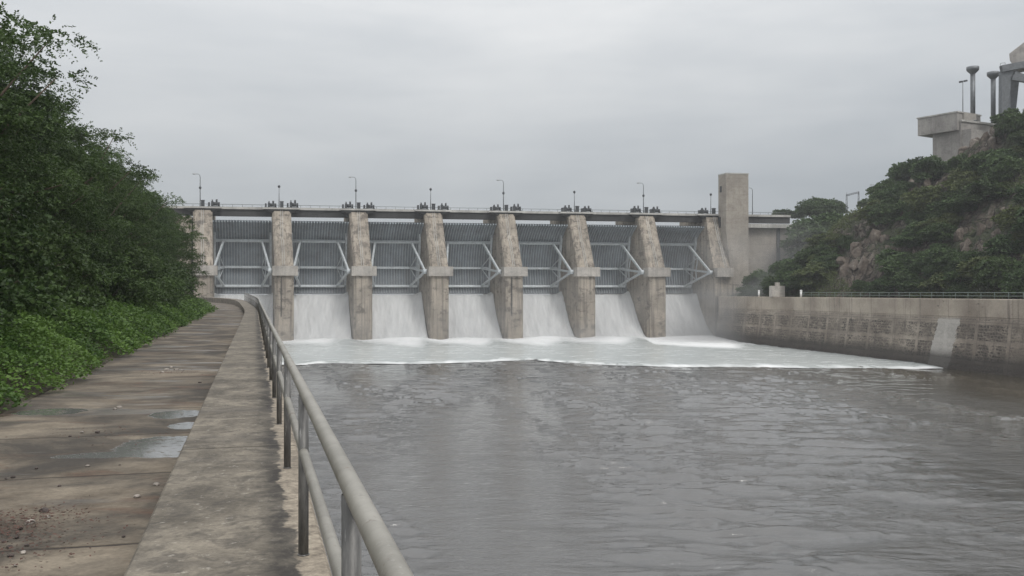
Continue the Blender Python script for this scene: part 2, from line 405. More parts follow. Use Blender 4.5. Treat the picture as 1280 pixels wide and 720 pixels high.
# rock hill
t = NT('rock_slope'); w = t.coord(world=True)
v = t.n('ShaderNodeTexVoronoi', feature='DISTANCE_TO_EDGE'); v.inputs['Scale'].default_value = .55
mp = t.coord((1,1,.55), world=True); dn = t.n('ShaderNodeTexNoise'); dn.inputs['Scale'].default_value = .5; dn.inputs['Detail'].default_value = 6
t.l(mp, dn.inputs['Vector']); vm = t.n('ShaderNodeVectorMath', operation='MULTIPLY_ADD')
t.l(dn.outputs['Color'], vm.inputs[0]); vm.inputs[1].default_value = (3,3,3); t.l(mp, vm.inputs[2]); t.l(vm.outputs[0], v.inputs['Vector'])
crack = t.ramp(v.outputs['Distance'], [(0,1),(.10,0)])
c = t.ramp(t.noise(w, .22, 7, .72, .4), [(.3,(.07,.053,.042)),(.5,(.15,.12,.095)),(.66,(.30,.26,.22))])
c = t.mix(t.ramp(t.noise(t.coord((1,1,.3), world=True), .8, 6, .75), [(.58,0),(.68,.75)]), c, (.40,.35,.31))
c = t.mix(t.math('MULTIPLY', crack, .9), c, (.03,.024,.02))
g = t.ramp(t.noise(t.coord(loc=(4,4,4), world=True), .16, 6, .7), [(.47,0),(.54,1)])
c = t.mix(t.math('MULTIPLY', g, .85), c, t.ramp(t.noise(w, 1.5, 5, .7), [(.35,(.035,.05,.025)),(.65,(.085,.11,.045))]))
hh = t.math('ADD', t.noise(w, .9, 8, .75), t.math('MULTIPLY', crack, -.5))
M['rock'] = t.principled(c, .92, t.bump(hh, 1.0, 1.6))
t = NT('soil'); w = t.coord(world=True)
c = t.ramp(t.noise(w, .8, 7, .7), [(.35,(.035,.028,.02)),(.65,(.07,.062,.035))])
M['soil'] = t.principled(c, .95, t.bump(t.noise(w, 3, 6, .7), .6, .1))
t = NT('far_ground'); w = t.coord(world=True)
c = t.ramp(t.noise(w, .03, 7, .7), [(.35,(.05,.06,.03)),(.65,(.12,.11,.07))])
M['land'] = t.principled(c, .95)
M['gravelm'] = M['stone']

# ------------------------------------------------------------------ frames
WD = Vector((-.2589,.9659)); WX = Vector((.9659,.2589))
def W(lx, ly, z): return (WX.x*lx + WD.x*ly, WX.y*lx + WD.y*ly, z)
DEVT = [(-500,0),(70,0),(82,-.1),(95,-.4),(119,-1.1),(134,-1.8),(146,-2.8),(158,-4.5),(168,-6.6),(178,-8.9),(190,-10.6),(206,-11.3),(300,-11.5)]
def tab(T, x):
    for i in range(len(T)-1):
        if x < T[i+1][0]:
            (a,b),(c,d) = T[i],T[i+1]
            m0 = (d-T[i-1][1])/(c-T[i-1][0]) if i else 0
            m1 = (T[i+2][1]-b)/(T[i+2][0]-a) if i+2 < len(T) else 0
            h = c-a; q = (x-a)/h
            return (2*q**3-3*q**2+1)*b + (q**3-2*q**2+q)*h*m0 + (-2*q**3+3*q**2)*d + (q**3-q**2)*h*m1
    return T[-1][1]
def dev(ly): return tab(DEVT, ly)
DU = Vector((15.76,2.774)) / 16.0; DV = Vector((.25,-.968)); DO = Vector((-64.4,199.75))
SP = 16.0
def D(u, v, z): return (DO.x + DU.x*u + DV.x*v, DO.y + DU.y*u + DV.y*v, z)
def wallX(Y): return 61.0 - .218*(Y-133.6)
ZW = -9.0
def ramp_z(y): 
    return tab([(-500,0),(45,0),(62,.02),(90,.15),(119,.36),(146,.54),(168,.64),(206,.7),(400,.7)], y)

# ------------------------------------------------------------------ camera, world, sun
cam = bpy.data.cameras.new('camera'); co = bpy.data.objects.new('camera', cam); COL.objects.link(co)
cam.sensor_width = 36; cam.lens = F/1280*36; cam.clip_start = .05; cam.clip_end = 6000
co.location = (0,0,EYE); co.rotation_euler = (R(90)+math.atan((HZ-360)/F), 0, 0)
sc.camera = co
world = bpy.data.worlds.new('World'); sc.world = world; world.use_nodes = True
t = NT('', world.node_tree)
sky = t.n('ShaderNodeTexSky', sky_type='NISHITA'); sky.sun_disc = False
SUN_EL, SUN_AZ = R(52), R(25)
sky.sun_elevation = SUN_EL; sky.sun_rotation = SUN_AZ; sky.dust_density = 3
tc = t.n('ShaderNodeTexCoord'); gz = t.sep(tc.outputs['Generated'])
mp = t.n('ShaderNodeMapping'); mp.inputs['Scale'].default_value = (1.0,1.0,3.2); mp.inputs['Location'].default_value = (.35,.1,.27); t.l(tc.outputs['Generated'], mp.inputs[0])
n1 = t.noise(mp.outputs[0], 1.9, 4, .5, .25)
mp2 = t.n('ShaderNodeMapping'); mp2.inputs['Scale'].default_value = (1.0,1.0,7); t.l(tc.outputs['Generated'], mp2.inputs[0])
n2 = t.noise(mp2.outputs[0], 2.6, 5, .55, .3)
grad = t.ramp(gz[2], [(0,(.50,.525,.54)),(.10,(.50,.525,.545)),(.27,(.80,.81,.815)),(1,(1.35,1.35,1.35))])
cl = t.ramp(t.math('ADD', t.math('MULTIPLY', n1, .7), t.math('MULTIPLY', n2, .3)), [(.36,(.76,.79,.825)),(.64,(1.12,1.115,1.11))])
clouds = t.mix(1.0, grad, cl, 'MULTIPLY')
b1 = t.n('ShaderNodeBackground'); t.l(sky.outputs[0], b1.inputs[0]); b1.inputs[1].default_value = .06
b2 = t.n('ShaderNodeBackground'); t.l(clouds, b2.inputs[0]); b2.inputs[1].default_value = 1.0
ms = t.n('ShaderNodeMixShader'); ms.inputs[0].default_value = .94
t.l(b1.outputs[0], ms.inputs[1]); t.l(b2.outputs[0], ms.inputs[2])
ow = t.n('ShaderNodeOutputWorld'); t.l(ms.outputs[0], ow.inputs[0])
sl = bpy.data.lights.new('sun', 'SUN'); so = bpy.data.objects.new('sun', sl); COL.objects.link(so)
sl.energy = 1.5; sl.angle = R(18); sl.color = (1,.97,.93)
# light comes from behind-right of the camera, high
sd = Vector((math.sin(R(150))*math.cos(SUN_EL), math.cos(R(150))*math.cos(SUN_EL), math.sin(SUN_EL)))
so.rotation_euler = sd.to_track_quat('Z','Y').to_euler()
sky.sun_rotation = R(150)
sc.view_settings.view_transform = 'Standard'; sc.view_settings.look = 'None'
sc.view_settings.exposure = .09; sc.view_settings.gamma = 1
sc.cycles.volume_bounces = 0; sc.cycles.max_bounces = 6; sc.cycles.volume_step_rate = 4
sc.cycles.use_denoising = True

# ------------------------------------------------------------------ ground, water
m = MB(); m.box(-3000,3000,-3000,5000,-14,-12.5); tag(m.build('ground', M['land']), kind='structure')
# water sheet of the channel, up to the dam
wl0 = [W(.6+dev(y), y, ZW) for y in (-400,0,60,118,150,180,205)]
# rows closer together near the walkway; wind ripples are real relief
wr_ = np.random.default_rng(12)
rows_py = np.concatenate([np.array([2600.,1500.,1100.,900.,820.]), np.linspace(790, 448, 640), np.linspace(446, 424, 12)])
RY = (EYE-ZW)*F/(rows_py-HZ); RY = np.concatenate([[-300,-100,0], RY])
NC = 460
def left_x(Y):
    ly = 1.035*Y; p = W(.3+dev(ly), ly, 0)
    for _ in range(4): ly += (Y-p[1]); p = W(.3+dev(ly), ly, 0)
    return p[0]
GX = np.stack([np.linspace(left_x(Y), wallX(Y)+1.0, NC) for Y in RY]); GY = np.repeat(RY[:,None], NC, 1)
env = np.zeros_like(GX)
for k_ in range(9):
    a = wr_.uniform(-.9,.3); L = wr_.uniform(14,55); env += np.sin((GX*math.cos(a)+GY*.35*math.sin(a))*2*math.pi/L + wr_.uniform(0,6.28))
env = np.clip(.8+.55*env, .15, 3.2)
Z = np.zeros_like(GX)
for k_ in range(64):
    L = .45*(6.5/.45)**wr_.random(); th = math.pi/2 + wr_.normal()*.38; ph = wr_.uniform(0,6.28)
    kx, ky = math.cos(th)*2*math.pi/L, math.sin(th)*2*math.pi/L
    warp = .8*np.sin(GX*.13+GY*.07+k_)*L*.35
    Z += (L*.0021)*np.sin(kx*GX + ky*(GY+warp) + ph)
xr = np.clip((GX/np.maximum(1,61-.218*(GY-133.6))-.35)/.4, 0, 1)
Z = Z*env*(1-.55*xr)
lane = np.array([[mnoise.noise(Vector(((x+.30*y)*.20+.12*math.sin(y*.11), (y-.30*x)*.022, 3.3))) for x, y in zip(a_, b_)] for a_, b_ in zip(GX, GY)])
lane = np.clip((lane-.14)/.14, 0, 1)*(.5+.5*np.sin(GY*1.1+GX*.4)*np.sin(GY*.37-GX*.9))
Zs = np.zeros_like(GX)
for k_ in range(26):
    L = wr_.uniform(.5,1.7); th = math.pi/2 + wr_.normal()*.5; ph = wr_.uniform(0,6.28)
    Zs += L*.017*np.sin(2*math.pi/L*(math.cos(th)*GX+math.sin(th)*GY) + ph)
Z += Zs*lane
near = np.clip((RY+10)/30, 0, 1)[:,None]
GZ = ZW + Z*near
Vw = np.stack([GX,GY,GZ],2).reshape(-1,3)
ii = (np.arange(len(RY)-1)[:,None]*NC + np.arange(NC-1)[None,:]).ravel()
Fw = np.stack([ii, ii+1, ii+NC+1, ii+NC],1)
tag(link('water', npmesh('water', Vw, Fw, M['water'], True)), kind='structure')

# ------------------------------------------------------------------ left: walkway path, channel wall with coping
def strip(mb, x0f, x1f, zf, ly0, ly1, step=2.0, nx=1):
    n = int((ly1-ly0)/step); vs = []; fs = []
    for i in range(n+1):
        y = ly0 + (ly1-ly0)*i/n
        for j in range(nx+1):
            a = j/nx; x = x0f(y)*(1-a)+x1f(y)*a
            vs.append(W(x, y, zf(x, y)))
    k = nx+1
    for i in range(n):
        for j in range(nx): fs.append((i*k+j, i*k+j+1, (i+1)*k+j+1, (i+1)*k+j))
    mb.add(vs, fs, True)
m = MB()
def pathz(x, y): return -.35 + ramp_z(y)*.35 + .012*mnoise.noise(Vector((x*.8, y*.5, 0)))
strip(m, lambda y: -4.6+dev(y)*1.6, lambda y: -.715+dev(y), pathz, -12, 200, .5, 6)
tag(m.build('path', M['path']), kind='structure')

m = MB()
n = 436
pr = []
sec = [(-.724,-1.2),(-.724,-.02),(-.704,0),(-.3,.006),(.1,.004),(.396,0),(.416,-.02),(.416,-3),(.55,-10.5)]
vs = []; fs = []
for i in range(n+1):
    y = -12 + 218*i/n
    for (x, z) in sec: vs.append(W(x+dev(y)+ (.006*mnoise.noise(Vector((y*1.3,x*5,3))) if z > -.1 else 0), y, z + (ramp_z(y) if z > -9 else 0)))
k = len(sec)
for i in range(n):
    for j in range(k-1): fs.append((i*k+j, (i+1)*k+j, (i+1)*k+j+1, i*k+j+1))
fs = [f[::-1] for f in fs]
fs.append(tuple(range(k))); fs.append(tuple(n*k+j for j in range(k))[::-1])
m.add(vs, fs)
tag(m.build('channel_wall', M['coping'], origin=W(0,0,-10.5)), 'long weathered concrete channel wall carrying the pipe handrail along the walkway', 'wall')

# handrail
hr = empty('handrail', W(.276,0,0), 'galvanised two-rail pipe handrail along the top of the near channel wall', 'railing')
def railpts(z):
    ys = [-9]+[2.95*i for i in range(-2,45)]
    return [W(.276+dev(y), y, z+ramp_z(y)) for y in sorted(set(ys))]
for z, nm, r_ in ((.99,'top_rail',.032),(.62,'mid_rail',.027)):
    m = MB(); m.tube(railpts(z), r_, 20); m.build(nm, M['rail'], hr)
pm = None
for i in range(-3, 45):
    y = 2.95*i; p = W(.276+dev(y), y, ramp_z(y))
    if pm is None:
        m = MB(); m.tube([(p[0],p[1],0),(p[0],p[1],.965)], .0305, 20)
        m.tube([(p[0],p[1],0),(p[0],p[1],.008)], .036, 20)
        o = m.build('post', M['post'], hr); pm = o; base = Vector(p)
    else:
        o = pm.copy(); COL.objects.link(o); o.parent = hr; o.location = Vector(p)-base

# left bank
m = MB()
def bankz(x, y):
    d = -3.6 - x
    return -.38 + max(0, d)*.13 + (0 if d < 3 else (d-3)*.12) + .15*mnoise.noise(Vector((x*.4,y*.4,2)))*min(1,max(0,d))
strip(m, lambda y: -60+dev(y)*1.6, lambda y: -3.9+dev(y)*1.6, bankz, -40, 215, 1.5, 26)
tag(m.build('bank', M['soil']), kind='structure')


def loc_of(px, py, z):
    Y = (EYE-z)*F/(py-HZ); X = (px-640)/F*Y
    return (X*WX.x+Y*WX.y, X*WD.x+Y*WD.y)
# stones
def stone_mesh(name, seed, mat, n=2):
    r2 = random.Random(seed); m = MB()
    import bmesh
    bm = bmesh.new(); bmesh.ops.create_icosphere(bm, subdivisions=n, radius=1)
    for v in bm.verts:
        s = 1+.35*mnoise.noise(v.co*1.3+Vector((seed,0,0)))
        v.co = Vector((v.co.x*s*1.2, v.co.y*s*.85, max(-.25, v.co.z*s*.6)))
    me = bpy.data.meshes.new(name); bm.to_mesh(me); bm.free(); me.materials.append(mat); return me
sm = [stone_mesh('stone', i*3.1, M['stone'] if i < 4 else M['stone_dark']) for i in range(6)]
spots = [(150,509,.045,0),(144,511,.035,1),(208,462,.06,0),(214,459,.05,1),(221,462,.055,2),(203,465,.05,3),(228,463,.045,0),
 (196,605,.032,1),(172,620,.03,2),(56,638,.045,4),(38,653,.042,3),(60,646,.025,1),(75,607,.02,4),(110,582,.022,1),(30,690,.022,2),(14,694,.02,5),(22,671,.02,4),
 (12,683,.02,4),(5,676,.018,5),(17,596,.022,4),(8,598,.015,5),(155,670,.015,5),(122,540,.03,5),(103,540,.028,0),(88,545,.02,4),(46,585,.02,5),(250,478,.03,5),(27,660,.018,4),(34,681,.016,5),(20,706,.015,2),(150,581,.012,4)]
for i, (px, py, s, k) in enumerate(spots):
    lx, ly = loc_of(px, py, -.34)
    o = link('stone', sm[k], None, W(lx, ly, -.34)); o.scale = (s,s,s); o.rotation_euler = (0,0,i*1.7)
    if i == 0: lab = 'pale pebble lying on the mid path between the puddle and the low plants'
    elif i == 9: lab = 'largest dark pebble on the near left of the path'
    elif i == 10: lab = 'largest pale pebble on the near left of the path'
    elif 2 <= i <= 6: lab = 'pale stone in the little heap farther up the path'
    elif k >= 4: lab = 'tiny dark pebble scattered on the concrete path'
    else: lab = 'tiny pale pebble scattered on the concrete path'
    tag(o, lab, 'stone', 'loose stones on the concrete path')
# leaf litter patch
V0 = []; F0 = []
lr = random.Random(3)
for cxy, rad, cnt in (((12,672),.35,480),((50,645),.22,180),((8,655),.25,300),((120,545),.45,120),((212,466),.5,120),((15,700),.25,80)):
    lx, ly = loc_of(cxy[0], cxy[1], -.34)
    for i in range(cnt):
        x = lx + lr.gauss(0,rad); y = ly + lr.gauss(0,rad); x = min(x, -.8)
        s = lr.uniform(.008,.022); a = lr.uniform(0,6.28); b = len(V0)
        for q in range(4):
            aa = a+q*math.pi/2; r_ = s if q%2 else s*.55
            V0.append(W(x+r_*math.cos(aa), y+r_*math.sin(aa), -.328+lr.uniform(0,.012)))
        F0.append((b,b+1,b+2,b+3))
tag(link('leaf_litter', npmesh('leaf_litter', V0, F0, M['litter'])), 'dark reddish dead leaf crumbs strewn on the path', 'leaf litter', kind='stuff')

# ------------------------------------------------------------------ foliage
def leaf_quads(C, A, B, l, w):
    """kite leaves: centres C, axis A, side B (n,3)"""
    l = l[:,None]; w = w[:,None]
    V = np.stack([C, C+A*l*.45+B*w, C+A*l, C+A*l*.45-B*w], 1).reshape(-1,3)
    return V, np.arange(len(V), dtype=np.int32).reshape(-1,4)
def unit(a): return a/np.maximum(np.linalg.norm(a,axis=1,keepdims=True),1e-6)
def crown_mesh(name, seed, rx, ry, h, z0, nclump, ntwig, nleaf, twig, leaf, wr, mat, clump_r=.9, shape=.55):
    g = np.random.default_rng(seed)
    # clump centres spread over the crown's shell and inside
    d = unit(g.normal(size=(nclump,3))); rr = g.uniform(.35,1,(nclump,1))**.5
    c = d*rr*np.array([rx,ry,h/2]); zc = z0+h/2
    taper = 1 - (.6 if h > 8 else .35)*np.clip((c[:,2]/(h/2)*.6+.4),0,1)**1.3
    c[:,0] *= taper; c[:,1] *= taper
    c += g.normal(size=c.shape)*np.array([rx,ry,h/2])*.10
    no = max(3, nclump//14); c[:no] = d[:no]*np.array([rx,ry,h/2])*g.uniform(.95,1.06,(no,1))
    c[:,2] += zc
    cr = clump_r*g.uniform(.55,1.35,nclump)
    idx = g.integers(0,nclump,ntwig)
    o = unit(g.normal(size=(ntwig,3))); o[:,2] = np.abs(o[:,2])*.9 - .25
    rad = cr[idx][:,None]*g.uniform(.5,1.05,(ntwig,1))
    P = c[idx] + o*rad*np.array([1.25,1.25,.62])
    T = unit(o*np.array([1,1,.5]) + g.normal(size=o.shape)*.45 + np.array([0,0,-.1]))
    S = unit(np.cross(T, g.normal(size=o.shape)*.4+np.array([0,0,1.0])))
    tl = twig*g.uniform(.6,1.3,ntwig)
    k = np.arange(nleaf)
    f = (k//2+1)/(nleaf/2)
    side = np.where(k%2==0,1.0,-1.0)
    C = P[:,None,:] + T[:,None,:]*(f[None,:,None]*tl[:,None,None])
    C[:,:,2] -= (f[None,:]**2)*tl[:,None]*.25
    A = unit((S[:,None,:]*side[None,:,None] + T[:,None,:]*.7 + g.normal(size=C.shape)*.35).reshape(-1,3))
    N = unit(np.cross(A, g.normal(size=A.shape)))
    n = len(A)
    V, Fq = leaf_quads(C.reshape(-1,3), A, N, leaf*g.uniform(.6,1.3,n), leaf*wr*g.uniform(.7,1.2,n))
    return npmesh(name, V, Fq, mat), c
def trunk_mb(base, seed, h, r, clumps, spread=1.0):
    r3 = random.Random(seed); m = MB(); b = Vector(base)
    fork = b + Vector((r3.uniform(-.3,.3), r3.uniform(-.3,.3), h*.28))
    m.tube([b-Vector((0,0,.4)), b+Vector((0,0,.1)), (b+fork)/2+Vector((.05,.04,0)), fork], [r*1.35,r,r*.85,r*.75], 9)
    no = max(3, len(clumps)//14); pick = list(range(no)) + r3.sample(range(no, len(clumps)), min(12, len(clumps)-no))
    for i in pick:
        c = Vector(clumps[i]) + b
        mid = fork.lerp(c, .5) + Vector((r3.uniform(-.3,.3),r3.uniform(-.3,.3),r3.uniform(.1,.6)))
        m.tube([fork, fork.lerp(mid,.5)+Vector((0,0,.1)), mid, c], [r*.55,r*.4,r*.26,r*.08], 6)
    return m
ordw = ['nearest','second','third','fourth','fifth','sixth','seventh','eighth','ninth','tenth','eleventh','twelfth','thirteenth','fourteenth','fifteenth','sixteenth','seventeenth','eighteenth']
big = []
for v_ in range(4):
    near = v_ < 2
    cm, cl_ = crown_mesh('crown', 11+v_, 4.9, 4.9, 10.9, .2, 130 if near else 110, 9600 if near else 7600, 10, .42, .115, .30, M['leaf'], .85)
    big.append((cm, cl_))
protos = []
rows = []
tr = random.Random(21)
ly = 14.5
while ly < 108:
    rows.append(ly); ly += 6.1 + ly*.012
for i, ly in enumerate(rows):
    x = -11.2 + tr.uniform(-.4,.5) + min(2.1, i*.16)
    sc_ = [.92,1.0,1.04,1.0,1.06,.95,.97,.94,.92,.93,.9,.88,.86,.8,.72,.7,.7][min(i,16)]*.97
    p = W(x, ly, bankz(x, ly)-.1)
    lab = f'{ordw[i]} dark green tree along the walkway, counting from the near end' if i else 'nearest and tallest dark green tree at the left edge beside the walkway'
    if i < 4:
        cm, cl_ = big[i]
        e = empty('broadleaf_tree', p, lab, 'tree', 'trees lining the left side of the walkway')
        trunk_mb(p, 5+i, 9.5, .22, cl_).build('trunk', M['bark'], e)
        link('crown', cm, e)
        e.scale = (sc_,)*3; e.rotation_euler = (0,0,tr.uniform(0,6.28)); protos.append(e)
    else:
        copy_thing(protos[i%4], p, lab, scale=(sc_*tr.uniform(.95,1.05),sc_*tr.uniform(.95,1.05),sc_), rz=tr.uniform(0,6.28))
# a second row behind, fills the thicket up the bank
for i in range(9):
    ly = 26+i*9.5; x = -18+tr.uniform(-1,1)
    p = W(x, ly, bankz(x, ly))
    copy_thing(protos[(i+2)%4], p, 'tall dark tree standing in the second rank behind the walkway row', scale=(1.05,1.05,1.0), rz=tr.uniform(0,6.28))['group'] = 'second rank of trees up the left bank'

# undergrowth shrubs between the herbs and the trees
um, uc = crown_mesh('crown', 77, 1.6, 1.6, 2.4, .1, 30, 1500, 10, .3, .10, .38, M['leaf'], .55)
first = None
for i in range(15):
    ly = 17+i*5.4; x = -7.3+tr.uniform(-.5,.4); p = W(x, ly, bankz(x,ly)-.05)
    if first is None:
        first = empty('shrub', p, 'dark green shrub under the walkway trees, behind the low leafy plants', 'shrub', 'shrubs at the foot of the walkway trees')
        trunk_mb(p, 60, 1.6, .05, uc).build('trunk', M['bark'], first); link('crown', um, first)
    else: copy_thing(first, p, scale=(tr.uniform(1.15,1.6),)*3, rz=tr.uniform(0,6.28))

# low leafy plants: one spreading mat
g = np.random.default_rng(5)
def herbs(n, y0, y1, ls, seed):
    g = np.random.default_rng(seed)
    ly = y0 + (y1-y0)*g.random(n); u = g.random(n)**.85
    edge = -3.72 + .28*np.sin(ly*.9+1)*np.sin(ly*.37) + .18*np.sin(ly*2.3) - .003*ly
    lx = edge - u*3.6
    d = edge - lx
    lump = .5+.5*np.sin(lx*2.4+np.sin(ly*1.7)*1.5)*np.sin(ly*1.9+np.cos(lx*2.1)*1.4)
    lump2 = .5+.5*np.sin(lx*5.1+ly*2)*np.sin(ly*4.7-lx)
    top = .10 + np.minimum(d,1.4)/1.4*.62 + .10*d + .24*lump*np.minimum(d+.2,1) + .10*lump2
    q = g.random(n)**.35
    z = -.36 + d*.13 + top*q
    lx = lx + (1-q)*-.02 + g.normal(0,.05,n)
    C = np.stack([WX.x*lx+WD.x*ly, WX.y*lx+WD.y*ly, z],1)
    A = unit(g.normal(size=(n,3))*np.array([1,1,.45])+np.array([.25,-.1,.12])); B = unit(np.cross(A, np.array([0,0,1.0])+g.normal(size=(n,3))*.45))
    return leaf_quads(C, A, B, ls*g.uniform(.6,1.3,n), ls*.40*g.uniform(.8,1.2,n))
Vs = []; Fs = []; off = 0
for args in ((52000,8,30,.085,1),(38000,30,60,.12,2),(26000,60,105,.17,3)):
    V, Fq = herbs(*args); Vs.append(V); Fs.append(Fq+off); off += len(V)
tag(link('leafy_ground_cover', npmesh('leafy_ground_cover', np.concatenate(Vs), np.concatenate(Fs), M['herb'])),
    'bright green knee-high leafy plants crowding the left edge of the walkway', 'ground cover', kind='stuff')

# ------------------------------------------------------------------ dam
dam = empty('spillway_dam', D(0,0,-10), 'concrete spillway dam with tall weathered piers across the channel', 'dam')
def pier_poly(): return [(-14,-11),(5.5,-11),(5.5,4.6),(5.3,6.8),(0,18.95),(-14,18.95)]
for i in range(8):
    u = i*SP; hw = 2.05
    m = MB()
    if i < 7:
        # rounded/chamfered nose: plan polygon extruded by levels
        levels = [(-11,5.9,1.9,.5),(4.6,5.8,1.9,.5),(6.9,5.6,1.9,.45),(12.5,3.2,1.9,.2),(18.9,.3,1.95,0)]
        vs = []; fs = []
        for (z, vf, h_, sh) in levels:
            c_ = .45
            for (a, b) in ((-h_,-14),(h_,-14),(h_,vf-c_),(h_-c_,vf),(-h_+c_,vf),(-h_,vf-c_)): vs.append(D(u+a+sh*min(1,max(0,(b+2)/4)),b,z))
        k = 6
        for q in range(len(levels)-1):
            for j in range(k): fs.append((q*k+j, q*k+(j+1)%k, (q+1)*k+(j+1)%k, (q+1)*k+j))
        fs.append(tuple(range(k))[::-1]); fs.append(tuple((len(levels)-1)*k+j for j in range(k)))
        m.add(vs, fs)
    else:
        m.prism([(-14,-11),(5.0,-11),(5.0,4.9),(2.2,12.5),(.3,18.9),(-14,18.9)], u-1.9, u+2.0, D)
        m.prism([(-14,-11),(4.4,-11),(4.4,3.4),(-14,3.4)], u+2.0, u+5.0, D)
        m.prism([(-10,-11),(7.5,-11),(7.5,3.4),(-10,3.4)], u+5.0, u+9.5, D)
        m.box(u+2.2, u+2.9, 5.0, 5.6, -10, 3.0, D); m.box(u+5.6, u+6.0, 7.5, 7.9, -2, 3.3, D)
    po = m.build('pier', M['pier'], dam)
    # trunnion block across the pier
    m = MB(); m.box(u-1.9, u+(3.2 if i<7 else 1.8), 3.0, 6.25, 4.95, 6.95, D)
    m.build('trunnion_block', M['beam'], po)
    # conduits on the sloping face
    m = MB()
    for a in (-.18,.22):
        m.beam(D(u+a, .34, 18.8), D(u+a, 3.22, 12.5), .10, .12); m.beam(D(u+a+.15, 3.22, 12.5), D(u+a+.35, 5.6, 7.1), .10, .12)
    m.build('conduit', M['cap'], po)
    if i not in (1,4): continue
    m = MB(); m.box(u-.25, u-.06, 5.7, 5.95, -3.5, 4.7, D)
    m.build('dark_groove', M['girder'], po)  # near-black raised strip along the groove line of the pier nose
# ogee crest under each gate
og = [(-14,-11),(-14,-.5),(-9,.1),(-7,0),(-4,-2),(-1,-5),(1,-7),(3.5,-9.6),(6,-11)]
for i in range(7):
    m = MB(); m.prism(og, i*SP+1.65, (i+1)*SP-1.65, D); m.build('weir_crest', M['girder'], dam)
# left end wall
m = MB(); m.prism([(-14,-11),(2,-11),(2,17.2),(-14,17.2)], -40, -2.1, D); m.build('end_wall', M['pier'], dam)

# road bridge
br_ = empty('road_bridge', D(0,-3,18.9), 'concrete road bridge running along the top of the dam piers', 'bridge')
m = MB(); m.box(-40, 7*SP+19.5, -9, -1.2, 19.05, 19.45, D); m.build('deck', M['cap'], br_)
m = MB(); m.box(-40, 7*SP+19.5, -1.25, -.95, 19.02, 19.5, D); m.build('kerb_fascia', M['cap'], br_)
for i in range(-1, 8):
    u0 = max(-40, i*SP+2.0); u1 = (i+1)*SP-2.0
    if i == 7: u0, u1 = i*SP+9, i*SP+19.5
    m = MB()
    m.box(u0, u1, -2.2, -1.3, 17.55, 19.05, D); m.box(u0, u1, -8.4, -7.6, 18.55, 19.05, D)
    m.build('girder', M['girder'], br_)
for i in range(8):
    m = MB(); u = i*SP
    m.box(u-3.9, u+3.9, -.94, .75, 19.0, 19.35, D); m.build('pier_head_slab', M['cap'], br_); m = MB()
    m.hexa([D(u-2.2,-1.0,18.3),D(u+2.2,-1.0,18.3),D(u+2.2,.3,18.3),D(u-2.2,.3,18.3),D(u-3.7,-1.0,18.995),D(u+3.7,-1.0,18.995),D(u+3.7,.5,18.995),D(u-3.7,.5,18.995)])
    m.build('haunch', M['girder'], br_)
m = MB()
m.tube([D(-40,-1.05,20.0), D(7*SP+19,-1.05,20.0)], .05, 6)
u = -38
while u < 7*SP+19:
    m.tube([D(u,-1.05,19.5), D(u,-1.05,20.02)], .045, 5); u += 2.0
m.build('deck_railing', M['pole'], br_)

